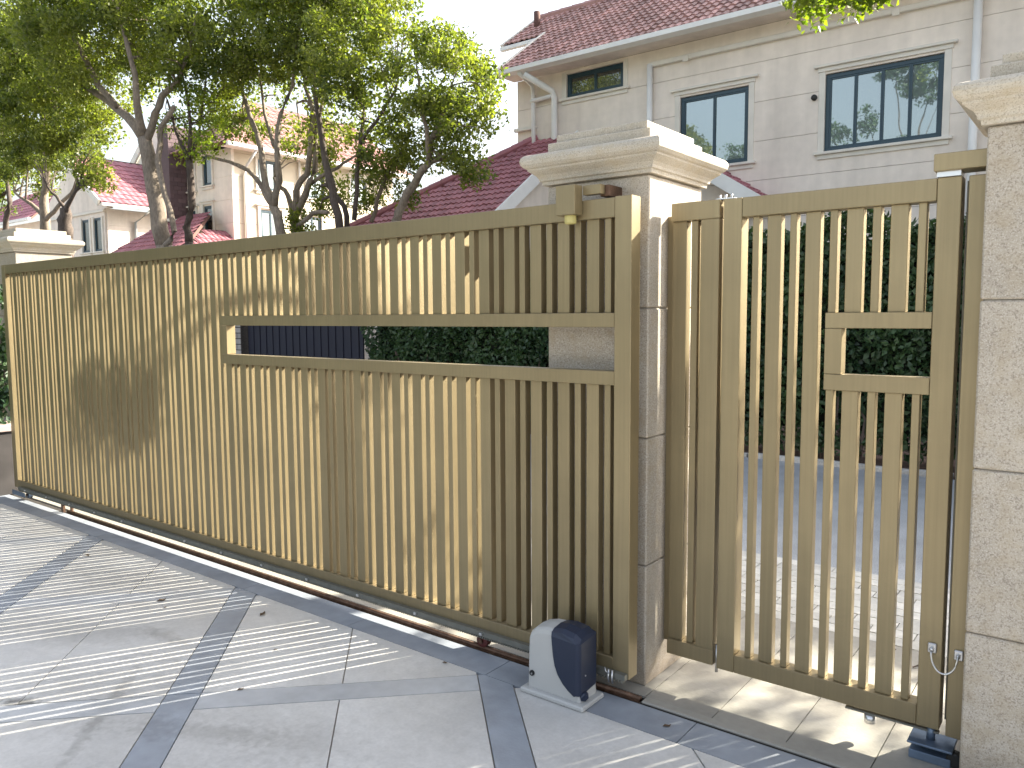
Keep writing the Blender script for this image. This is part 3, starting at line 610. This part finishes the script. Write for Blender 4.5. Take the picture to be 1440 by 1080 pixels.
# hedge
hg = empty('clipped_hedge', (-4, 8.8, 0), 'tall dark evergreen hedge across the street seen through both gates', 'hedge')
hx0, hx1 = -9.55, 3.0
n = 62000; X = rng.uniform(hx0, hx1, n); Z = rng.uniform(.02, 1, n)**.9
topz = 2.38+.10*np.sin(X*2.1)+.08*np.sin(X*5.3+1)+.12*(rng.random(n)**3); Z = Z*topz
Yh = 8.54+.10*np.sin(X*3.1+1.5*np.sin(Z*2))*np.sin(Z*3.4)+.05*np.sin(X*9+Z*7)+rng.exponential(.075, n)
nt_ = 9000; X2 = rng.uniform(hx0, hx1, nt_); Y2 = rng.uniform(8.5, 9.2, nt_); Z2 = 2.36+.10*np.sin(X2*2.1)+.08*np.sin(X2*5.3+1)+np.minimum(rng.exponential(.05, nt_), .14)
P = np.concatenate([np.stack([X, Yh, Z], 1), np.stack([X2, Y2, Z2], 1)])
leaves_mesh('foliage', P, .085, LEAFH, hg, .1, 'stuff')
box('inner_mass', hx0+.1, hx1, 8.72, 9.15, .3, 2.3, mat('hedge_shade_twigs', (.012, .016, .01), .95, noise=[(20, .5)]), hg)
mb = MB()
for i in range(70):
    x = random.uniform(hx0+.1, hx1-.1); mb.tube([(x, 8.66, -.02), (x+random.uniform(-.1, .1), 8.62, .45), (x+random.uniform(-.25, .25), 8.6, 1.0)], [.018, .014, .006], 5)
mb.build('stems', BARKD, hg, kind='stuff')

yh = empty('added_hedge', (-10.0, -3, 0), 'tall hedge added left of the yard to darken the gate reflections, outside the picture', 'hedge')  # added unseen hedge, darkens what the left slats of the gate reflect
nn = 26000; P = np.stack([-9.7+rng.exponential(.1, nn)*-1, rng.uniform(-11, 2.2, nn), rng.uniform(0, 1, nn)**.9*4.6], 1)
leaves_mesh('foliage', P, .16, LEAFH, yh, .1, 'stuff'); box('inner_mass', -10.8, -9.95, -11, 2.2, 0, 4.5, mat('added_hedge_core', (.014, .018, .01), .95, noise=[(20, .5)]), yh)
# navy driveway gate with brick pier and boundary wall
ng = empty('driveway_gate', (-11.2, 8.62, 0), 'dark navy slatted driveway gate across the street seen through the long opening', 'gate')
x = -12.85
while x < -9.72:
    box('slat', x, x+.088, 8.60+(.012 if int((x+13)/.096) % 2 else 0), 8.63+(.012 if int((x+13)/.096) % 2 else 0), .08, 2.05, NAVY, ng, .003); x += .096
for z in (.25, 1.85): box('cross_rail', -12.85, -9.72, 8.646, 8.69, z, z+.07, NAVY, ng)
def brickpier(x0, x1, y0, y1, h, label, nm='brick_pier', cat='pier'):
    r = empty(nm, ((x0+x1)/2, (y0+y1)/2, 0), label, cat); box('core', x0+.012, x1-.012, y0+.012, y1-.012, 0, h, DIRT, r)
    z = 0; row = 0; L = .25
    while z+.1 < h:
        xx = x0-(L/2 if row % 2 else 0)
        while xx < x1-.01:
            a, b_ = max(xx, x0), min(xx+L, x1)
            if b_-a > .03: box('brick', a, b_-.016, y0+random.uniform(0, .004), y0+.09, z, z+.089, BRICK, r)
            xx += L
        z += .105; row += 1
    box('coping', x0-.03, x1+.03, y0-.03, y1+.03, h, h+.06, TRIM, r, .006); return r
brickpier(-13.65, -12.92, 8.50, 8.95, 2.25, 'grey stone brick pier left of the navy driveway gate')
bw = empty('boundary_wall', (-27, 8.9, 0), 'long grey rendered garden wall left of the brick pier', 'wall')
box('wall_body', -60, -13.68, 8.72, 8.92, 0, 1.5, STUCCO, bw); box('coping', -60, -13.68, 8.68, 8.96, 1.5, 1.56, TRIM, bw)

# dark planter left of the sliding gate
pl_ = empty('stone_planter', (-8.2, 2.5, 0), 'dark planter with a pale coping beyond the left end of the sliding gate', 'planter')
box('side_wall', -8.9, -7.70, 2.60, 2.90, 0, .56, mat('dark_render', (.045, .04, .04), .9, noise=[(6, .2)]), pl_); box('coping', -8.93, -7.675, 2.57, 2.93, .561, .615, mat('pink_coping', (.42, .33, .31), .8), pl_, .005)
sh = empty('planter_shrub', (-8.2, 2.5, .6), 'dark evergreen shrub in the planter left of the sliding gate', 'shrub')
mb = MB()
for i in range(9): mb.tube([(-8.0, 2.75, .5), (-8.0+random.uniform(-.15, .15), 2.75+random.uniform(-.08, .08), 1.1), (-8.0+random.uniform(-.25, .25), 2.75+random.uniform(-.1, .1), 1.6)], [.015, .01, .004], 5)
mb.build('stems', BARKD, sh)
leaves_mesh('foliage', crown_points([(-7.95, 2.72, 1.0, .34, .17, .45), (-7.95, 2.74, 1.5, .32, .17, .4)], 260, .12, 1), .06, LEAFH, sh)

# ------------------------------------------------------------------ roofs, windows, walls
def tiles(origin, u, v, nu, nv, inside, w=.2, c=.3, amp=.032):
    """one mesh of barrel tiles on the plane origin + i*w*u + j*c*v"""
    u, v = Vector(u).normalized(), Vector(v).normalized(); nrm = u.cross(v)
    if nrm.z < 0: nrm = -nrm
    mb = MB(); prof = [(0, .0), (.14, .1), (.3, .75), (.5, 1), (.7, .75), (.86, .1), (1, 0)]
    for j in range(nv):
        for i in range(nu):
            if not inside((i+.5)*w, (j+.5)*c): continue
            o = Vector(origin)+u*(i*w)+v*(j*c)+nrm*.0
            jt = random.uniform(-.006, .006)
            lo = [o+u*(a*w)+nrm*(h*amp+.045+jt)+v*(-.03+jt) for a, h in prof]; hi = [o+u*(a*w)+nrm*(h*amp+.012)+v*(c+.01) for a, h in prof]
            dn = [p-nrm*.035 for p in lo]; n = len(prof)
            mb.add(lo+hi+dn, [(k, k+1, n+k+1, n+k) for k in range(n-1)]+[(2*n+k, 2*n+k+1, k+1, k) for k in range(n-1)])
    return mb
def poly_in(P):
    def f(x, y):
        r = False; n = len(P)
        for i in range(n):
            (x1, y1), (x2, y2) = P[i], P[(i+1) % n]
            if (y1 > y) != (y2 > y) and x < (x2-x1)*(y-y1)/(y2-y1)+x1: r = not r
        return r
    return f
def slope(parent, O, u, v, P, m, name='roof', w=.2, c=.3, thick=.1):
    """roof slope: polygon P in (u,v) metres from O. deck as part, tiles as its sub-part"""
    u, v = Vector(u).normalized(), Vector(v).normalized(); nrm = u.cross(v)
    if nrm.z < 0: nrm = -nrm
    O = Vector(O); n = len(P); top = [O+u*a+v*b for a, b in P]; bot = [p-nrm*thick for p in top]
    if (u.cross(v)).z < 0: pass
    mb = MB(); mb.add(top+bot, [tuple(range(n)), tuple(range(n, 2*n))[::-1]]+[(i, n+i, n+(i+1) % n, (i+1) % n) for i in range(n)])
    d = mb.build(name, DECK, parent)
    us = [a for a, _ in P]; vs = [b for _, b in P]; u0, v0 = min(us), min(vs)
    tb = tiles(O+u*u0+v*v0, u, v, int((max(us)-u0)/w)+1, int((max(vs)-v0)/c)+1, lambda x, y: poly_in(P)(x+u0, y+v0), w, c)
    t = tb.build('roof_tiles', m, d); t['kind'] = 'stuff'
    return d
def ridge(parent, a, b, m, r=.09, name='ridge_tile', step=.4):
    a, b = Vector(a), Vector(b); L = (b-a).length; d = (b-a)/L; k = int(L/step)
    for i in range(k):
        mb = MB(); mb.tube([a+d*(i*step), a+d*((i+1)*step+.03)], [r*1.06, r*.92], 8); mb.build(name, m, parent)
def window(parent, ax, x0, x1, z0, z1, n, plane, gl=GLASS, head=True, sill=True, trim=.12, side=-1, surround=True):
    """ax 'x': wall faces -y at y=plane, runs along x. ax 'y': wall faces +x at x=plane, runs along y."""
    def bx(nm, a0, a1, d0, d1, c0, c1, m, par, bev=0):
        # d: distance out of the wall
        if ax == 'x': return box(nm, a0, a1, plane-d1, plane-d0, c0, c1, m, par, bev)
        return box(nm, plane+d0, plane+d1, a0, a1, c0, c1, m, par, bev)
    W_ = empty_part = None
    fr = bx('window', x0, x1, -.09, -.06, z0, z1, TEAL, parent)
    f = .07
    for a0, a1, c0, c1 in ((x0, x1, z0, z0+f), (x0, x1, z1-f, z1), (x0, x0+f, z0+f, z1-f), (x1-f, x1, z0+f, z1-f)):
        bx('frame', a0, a1, -.0595, -.01, c0, c1, TEAL, fr, .003)
    w = (x1-x0-2*f)/n
    for i in range(n):
        a0 = x0+f+i*w; bx('pane', a0+.03, a0+w-.03, -.0595, -.045, z0+f+.03, z1-f-.03, gl, fr)
        for c0, c1, b0, b1 in ((z0+f, z0+f+.03, a0, a0+w), (z1-f-.03, z1-f, a0, a0+w)): bx('frame', b0+.001, b1-.001, -.0595, -.02, c0+.0005, c1-.0005, TEAL, fr)
        for b0, b1 in ((a0, a0+.03), (a0+w-.03, a0+w)): bx('frame', b0+.001, b1-.001, -.0595, -.02, z0+f+.031, z1-f-.031, TEAL, fr)
    if surround:
        for b0, b1 in ((x0-trim, x0-.002), (x1+.002, x1+trim)): bx('window_surround', b0, b1, -.01, .05, z0, z1+.05, TRIM, parent, .006)
        if head:
            bx('window_head', x0-trim-.02, x1+trim+.02, -.01, .065, z1+.051, z1+.13, TRIM, parent, .006); bx('window_head', x0-trim-.09, x1+trim+.09, -.01, .11, z1+.131, z1+.18, TRIM, parent, .008)
        if sill:
            bx('window_sill', x0-trim-.06, x1+trim+.06, -.01, .11, z0-.055, z0-.002, TRIM, parent, .008); bx('window_sill', x0-trim, x1+trim, -.01, .06, z0-.14, z0-.056, TRIM, parent, .006)
def panels(parent, ax, plane, a0, a1, z0, z1, holes, band=.75, m=STUCCO, proud=.03, g_=.008, cuts=()):
    """wall face panels with recessed joints between bands, cut round the openings (a0,a1,z0,z1)"""
    zs = [z0]; z = z0
    while z+band < z1-.1: z += band; zs.append(z)
    zs.append(z1)
    for c0, c1 in zip(zs[:-1], zs[1:]):
        cs = sorted(set([c0, c1]+[h[k] for h in holes for k in (2, 3) if c0 < h[k] < c1]))
        for e0, e1 in zip(cs[:-1], cs[1:]):
            xs = [(a0, a1)]
            for h in holes:
                if h[2] < e1-.001 and h[3] > e0+.001:
                    xs = [s for q in xs for s in ((q[0], min(q[1], h[0])), (max(q[0], h[1]), q[1])) if s[1]-s[0] > .01]
            for s0, s1 in xs:
                lo = e0+(g_/2 if e0 == c0 else 0); hi = e1-(g_/2 if e1 == c1 else 0)
                if ax == 'x': box('wall_panel', s0, s1, plane-proud, plane, lo, hi, m, parent)
                else: box('wall_panel', plane, plane+proud, s0, s1, lo, hi, m, parent)

# --- the tall house on the right
HR = empty('villa', (-5, 18, 0), 'large pinkish villa on the right with red tiled roof and three upstairs windows', 'house')
HY = 16.0; hx = -12.1
# wall with holes: backing pieces and panels
holes = [(-4.70, -2.66, 4.64, 6.11), (-7.72, -6.19, 4.64, 6.18), (-10.65, -9.1, 6.64, 7.21)]
core = box('wall', hx+.02, 6.2, HY+.15, 22, 0, 6.93, STUCCO, HR); box('wall_top', hx+.02, 6.2, HY+.15, 21.9, 6.93, 7.3, STUCCO, HR)
panels(HR, 'x', HY+.03, hx, 6.2, .35, 7.3, holes, .78, proud=.06)
mb = MB()
def wallback():
    zs = sorted({0, 7.3, *[h[2] for h in holes], *[h[3] for h in holes]})
    for e0, e1 in zip(zs[:-1], zs[1:]):
        xs = [(hx+.01, 6.19)]
        for h in holes:
            if h[2] < e1-.001 and h[3] > e0+.001: xs = [s for q in xs for s in ((q[0], min(q[1], h[0])), (max(q[0], h[1]), q[1])) if s[1]-s[0] > .01]
        for s0, s1 in xs: mb.box(s0, s1, HY+.031, HY+.149, e0, e1)
wallback(); mb.build('wall_backing', mat('stucco_joint', (.66, .59, .53), .9), HR)
PF = HY-.03
window(HR, 'x', -4.69, -2.67, 4.65, 6.10, 4, PF+.03)
window(HR, 'x', -7.71, -6.20, 4.65, 6.17, 2, PF+.03)
window(HR, 'x', -10.64, -9.11, 6.65, 7.20, 2, PF+.03, GLASSD, head=False)
# eave, soffit, cornice, gutter
T = .707; EY = 15.35; EZ = 7.381
box('soffit', -12.2, 6.3, EY+.05, HY-.031, 7.301, 7.34, STUCCO, HR)
box('cornice', -8.45, 6.2, HY-.12, HY-.031, 6.93, 7.03, TRIM, HR, .01)
mb = MB(); mb.add([(-12.22, EY-.13, 7.40), (6.4, EY-.13, 7.40), (6.4, EY-.13, 7.30), (-12.22, EY-.13, 7.30), (-12.22, EY+.02, 7.26), (6.4, EY+.02, 7.26), (-12.22, EY+.02, 7.38), (6.4, EY+.02, 7.38), (-12.22, EY-.10, 7.40), (6.4, EY-.10, 7.40)],
                 [(0, 1, 2, 3), (3, 2, 5, 4), (8, 9, 1, 0), (8, 6, 7, 9), (4, 5, 7, 6), (0, 3, 4, 6, 8), (1, 9, 7, 5, 2)])
mb.build('gutter', PIPE, HR)
box('fascia', -12.2, 6.3, EY+.021, EY+.049, 7.255, 7.40, TRIM, HR)
ca = 1/math.hypot(1, T); sa = T*ca; L1 = (17.35-EY)/ca; L2 = (18.85-EY)/ca
slope(HR, (-12.15, EY, EZ+.03), (1, 0, 0), (0, ca, sa), [(0, 0), (18.4, 0), (18.4, L2), (-1.4, L2), (-1.4, L1), (0, L1)], TILE, w=.17, c=.27)
slope(HR, (-13.55, 22.35, EZ+.03), (1, 0, 0), (0, -ca, sa), [(0, 0), (19.8, 0), (19.8, L2), (0, L2)], TILE, w=.4, c=.6)
ridge(HR, (-13.55, 18.86, EZ+.08+(18.85-EY)*T), (6.2, 18.86, EZ+.08+(18.85-EY)*T), TILE, .11)
def bar(name, a, b, w, h, m, parent):
    a, b = Vector(a), Vector(b); d = (b-a).normalized(); s = d.cross(Vector((0, 0, 1))).normalized()*w/2; t_ = s.normalized().cross(d)*h/2
    if t_.z < 0: t_ = -t_
    V = [p+q for p in (a, b) for q in (-s-t_, s-t_, s+t_, -s+t_)]
    q = MB(); q.add(V, [(3, 2, 1, 0), (4, 5, 6, 7), (0, 1, 5, 4), (1, 2, 6, 5), (2, 3, 7, 6), (3, 0, 4, 7)]); return q.build(name, m, parent)
bar('barge_board', (-12.22, EY-.02, EZ), (-12.22, 17.35, EZ+(17.35-EY)*T), .07, .2, TRIM, HR)
bar('barge_board', (-13.62, 17.30, EZ+(17.30-EY)*T-.0), (-13.62, 18.86, EZ+(18.86-EY)*T), .07, .18, TRIM, HR)
box('gutter', -13.6, -12.23, 17.17, 17.30, EZ+1.95*T-.12, EZ+1.95*T-.02, PIPE, HR, .01)
box('wall', -13.2, hx, 17.7, 21.9, 0, 8.4, STUCCO, HR)
tubeobj('roof_vent', [(-13.1, 18.2, 9.3), (-13.1, 18.2, 9.85)], .09, DECK, HR)
# downpipes
tubeobj('downpipe', [(-11.55, EY-.05, 7.27), (-11.55, 15.82, 7.1), (-11.55, 15.88, 6.9), (-11.55, 15.88, 3.0)], .055, PIPE, HR)
tubeobj('downpipe', [(-11.4, EY-.05, 7.2), (-10.98, 15.86, 6.86), (-10.93, 15.88, 6.7), (-10.93, 15.88, 3.0)], .075, PIPE, HR)
tubeobj('cross_pipe', [(-11.6, 15.85, 6.72), (-10.95, 15.87, 6.76)], .05, PIPE, HR)
tubeobj('downpipe', [(-8.40, 15.88, 6.98), (-8.40, 15.88, 2.0)], .065, PIPE, HR)
tubeobj('downpipe', [(-2.17, 15.86, 7.25), (-2.17, 15.86, 1.0)], .07, PIPE, HR)
for x in (-7.62, -3.53): box('pipe_clip', x, x+.13, HY-.15, HY-.121, 6.88, 7.0, TRIM, HR, .006)
tubeobj('wall_vent', [(-4.89, HY-.075, 5.70), (-4.89, HY-.029, 5.70)], .055, mat('vent_dark', (.03, .03, .03), .6), HR, 14)
box('pipe_clip', -12.15, -11.5, HY-.13, HY-.031, 6.07, 6.15, TRIM, HR, .006)

# --- single storey wing in front of it
WG = empty('house_wing', (-10, 14.5, 0), 'low wing with wine red hipped roof and white gable in front of the tall villa', 'house extension')
t7 = .7; cz = 1/math.hypot(1, t7); ez = 2.9; ye = 16-(5.8-ez)/t7
xl = -11.49-(16-ye)*1.088
def zl(y): return 5.8+t7*(y-16)
Lh = (15.96-ye)/cz
slope(WG, (xl, ye, zl(ye)), (1, 0, 0), (0, cz, t7*cz), [(0, 0), (-10.27-xl, 0), (-10.27-xl, Lh), (-11.49-xl, Lh)], TILE2, w=.16, c=.25)
ridge(WG, (xl, ye, zl(ye)+.07), (-11.52, 15.98, 5.87), TILE2, .09, step=.32)
# left hip face
p0 = Vector((xl, ye, zl(ye))); p1 = Vector((xl, 19.9, zl(ye))); p2 = Vector((-11.49, 15.96, 5.77))
mb = MB(); mb.add([p0, p1, p2, p0-Vector((0, 0, .1)), p1-Vector((0, 0, .1)), p2-Vector((0, 0, .1))], [(0, 2, 1), (3, 4, 5), (0, 1, 4, 3), (1, 2, 5, 4), (2, 0, 3, 5)]); mb.build('hip_slope', TILE2, WG)
box('wall', xl+.45, -10.42, ye+.5, 15.96, 0, zl(ye)+.1, STUCCO, WG)
mb = MB(); mb.add([(-10.42, ye+.5, 2.9), (-10.42, 15.96, 2.9), (-10.42, 15.96, 5.6), (-10.42, ye+.5, zl(ye+.5)-.15), (-10.6, ye+.5, 2.9), (-10.6, 15.96, 2.9), (-10.6, 15.96, 5.6), (-10.6, ye+.5, zl(ye+.5)-.15)], [(0, 1, 2, 3), (7, 6, 5, 4), (0, 3, 7, 4), (3, 2, 6, 7), (1, 5, 6, 2)]); mb.build('gable_wall', STUCCO, WG)
bar('barge_board', (-10.24, ye-.02, zl(ye)+.0), (-10.24, 15.9, zl(15.9)+.0), .05, .26, PIPE, WG)
RX0, RX1 = at(955, 214, 15.2), at(1075, 283.2, 15.2); sl = (RX0.z-RX1.z)/(RX1.x-RX0.x); cc = 1/math.hypot(1, sl); L = (RX1.x-RX0.x)/cc
slope(WG, (RX1.x, 15.2, RX1.z+.02), (0, 1, 0), (-cc, 0, sl*cc), [(0, 0), (.74, 0), (.74, L), (0, L)], TILE2, w=.16, c=.25, thick=.06)
bar('barge_board', RX0+Vector((0, -.03, -.08)), RX1+Vector((0, -.03, -.08)), .05, .26, PIPE, WG)
box('wall', RX0.x-1.2, RX1.x-.9, 15.35, 15.96, 0, RX1.z, STUCCO, WG)

# --- middle house
MX, MY = -24.48, 16.0
MH = empty('villa', (MX-3, MY+3, 0), 'cream three storey villa with sunlit side wall, seen between the tree trunks', 'house')
box('wall', MX-2.75, MX-.001, MY+.03, MY+7.5, 0, 7.35, STUCCO, MH)
mh_holes = []
wy = [(MY+.95, MY+1.75, 6.05, 7.1, 2), (MY+1.0, MY+1.9, 4.35, 5.35, 2), (MY+3.1, MY+3.9, 6.0, 7.0, 2), (MY+2.9, MY+3.7, 4.35, 5.3, 2), (MY+5.2, MY+6.0, 6.0, 7.0, 2)]
panels(MH, 'y', MX, MY+.03, MY+7.5, 0, 7.35, [(a, b_, c, d) for a, b_, c, d, _ in wy], .8, mat('cream_stucco', (.56, .49, .39), .85, noise=[(.8, .05)], objvar=.02), .1)
for a, b_, c, d, k_ in wy: window(MH, 'y', a, b_, c, d, k_, MX+.1, GLASS, trim=.1)
wx = [(MX-1.65, MX-1.1, 6.2, 7.35-.1, 1), (MX-1.7, MX-1.15, 4.55, 5.5, 1), (MX-2.55, MX-2.2, 4.4, 5.4, 1), (MX-2.55, MX-2.2, 6.1, 7.2, 1)]
panels(MH, 'x', MY+.03, MX-2.75, MX+.1, 0, 7.35, [(a, b_, c, d) for a, b_, c, d, _ in wx], .8, STUCCO, .1)
for a, b_, c, d, k_ in wx: window(MH, 'x', a, b_, c, d, k_, MY-.07, GLASSD, trim=.08)
slope(MH, (MX+.65, MY-.6, 7.38), (0, 1, 0), (-cz, 0, t7*cz), [(0, 0), (8.8, 0), (8.8, 4.6), (3.4, 4.6)], TILE, w=.28, c=.4)
slope(MH, (MX+.65, MY-.6, 7.38), (-1, 0, 0), (0, cz, t7*cz), [(0, 0), (4.0, 0), (4.0, 4.6), (3.7, 4.6)], TILE, w=.28, c=.4)
box('gutter', MX+.62, MX+.76, MY-.6, MY+8.2, 7.26, 7.38, PIPE, MH, .01); box('soffit', MX+.101, MX+.619, MY-.5, MY+8.1, 7.30, 7.34, STUCCO, MH)
tubeobj('downpipe', [(MX+.66, MY+.55, 7.27), (MX+.2, MY+.42, 6.75), (MX+.17, MY+.4, 6.5), (MX+.17, MY+.4, 1)], .05, PIPE, MH)
tubeobj('downpipe', [(MX+.17, MY+2.7, 7.27), (MX+.17, MY+2.7, 5.9)], .04, PIPE, MH)
slope(MH, (MX-4.5, MY-3.0, 3.3), (1, 0, 0), (0, cz, t7*cz), [(0, 0), (5.8, 0), (3.6, 3.2), (1.0, 3.2)], TILE2, 'porch_roof', w=.2, c=.3)
slope(MH, (MX+1.3, MY-3.0, 3.3), (0, 1, 0), (-cz, 0, t7*cz), [(0, 0), (5, 0), (5, 2.2), (2.2, 2.2)], TILE2, 'porch_roof', w=.2, c=.3)
# purple brick bay left of it
bay = empty('brick_bay', (MX-4.2, MY+.4, 0), 'purple brick bay wall between the two villas on the left', 'wall')
box('bay_core', MX-3.5, MX-2.80, MY-.72, MY+3, 0, 8.4, SLATE, bay)
r = 0; z = 3.9
while z < 8.3:
    y = MY-.72-(.15 if r % 2 else 0)
    while y < MY+.05:
        a = max(y, MY-.72); box('brick', MX-2.80, MX-2.785, a, y+.29, z, z+.138, SLATE, bay); y += .30
    r += 1; z += .15
box('string_course', MX-3.52, MX-2.72, MY-.8, MY+.02, 5.0, 5.1, TRIM, bay, .01)

# --- left house
LX, LY = -33.7, 16.0
LH = empty('villa', (LX-3, LY+3, 0), 'leftmost pinkish villa with steep wine red roof and two narrow windows', 'house')
box('wall', LX-6, LX-.001, LY+.04, LY+7, 0, 6.1, STUCCO, LH)
lw = [(LX-2.05, LX-1.35, 4.35, 5.75, 1), (LX-.95, LX-.25, 4.35, 5.75, 1)]
panels(LH, 'x', LY+.04, LX-6, LX, 0, 6.098, [(a, b_, c, d) for a, b_, c, d, _ in lw], .9, STUCCO, .08)
for a, b_, c, d, k_ in lw: window(LH, 'x', a, b_, c, d, k_, LY-.04, GLASSD, trim=.12, head=False)
box('string_course', LX-6, LX+.05, LY-.12, LY-.041, 5.95, 6.05, TRIM, LH, .01)
panels(LH, 'y', LX, LY+.04, LY+7, 0, 6.1, [], .9, STUCCO, .05)
slope(LH, (LX+.7, LY-.5, 6.25), (0, 1, 0), (-cz, 0, t7*cz), [(0, 0), (8.5, 0), (8.5, 4.2), (.0, 4.2)], TILE2, w=.3, c=.4)
bar('barge_board', (LX+.7, LY-.58, 6.2), (LX-2.7, LY-.58, 8.6), .08, .28, TRIM, LH)
mb = MB(); mb.add([(LX-6.2, LY-.04, 6.1), (LX+.3, LY-.04, 6.1), (LX-2.7, LY-.04, 8.4), (LX-6.2, LY+.2, 6.1), (LX+.3, LY+.2, 6.1), (LX-2.7, LY+.2, 8.4)], [(0, 1, 2), (5, 4, 3), (0, 3, 4, 1), (1, 4, 5, 2), (2, 5, 3, 0)]); mb.build('gable_wall', STUCCO, LH)
box('gutter', LX+.66, LX+.8, LY-.5, LY+8, 6.1, 6.22, PIPE, LH, .01)
tubeobj('downpipe', [(LX+.7, LY+1.6, 6.1), (LX+.12, LY+1.2, 5.6), (LX+.12, LY+1.15, 1)], .06, PIPE, LH)
mb = MB(); mb.add([(LX-4.2, 19.2, 7.2), (LX+.6, 19.2, 7.2), (LX+.6, 19.2, 8.1), (LX-1.6, 19.2, 10.2), (LX-4.2, 19.2, 8.3)] + [(LX-4.2, 22, 7.2), (LX+.6, 22, 7.2), (LX+.6, 22, 8.1), (LX-1.6, 22, 10.2), (LX-4.2, 22, 8.3)],
                 [(0, 1, 2, 3, 4), (9, 8, 7, 6, 5), (0, 5, 6, 1), (1, 6, 7, 2), (2, 7, 8, 3), (3, 8, 9, 4), (4, 9, 5, 0)]); mb.build('attic_gable', TRIM, LH)
bar('barge_board', (LX-4.5, 19.1, 8.1), (LX-1.6, 19.1, 10.4), .1, .3, TRIM, LH)
# farthest house, a sliver between the trunks
FH = empty('villa', (-56, 22, 0), 'distant house sliver with pink roof edge above the left pillar', 'house')
box('wall', -62, -50, 20, 27, 0, 7.2, STUCCO, FH); slope(FH, (-62.5, 19.3, 7.3), (1, 0, 0), (0, cz, t7*cz), [(0, 0), (13, 0), (10, 4.5), (3, 4.5)], TILE2, w=.4, c=.5)
box('gutter', -62.5, -49.5, 19.15, 19.3, 7.15, 7.3, PIPE, FH)
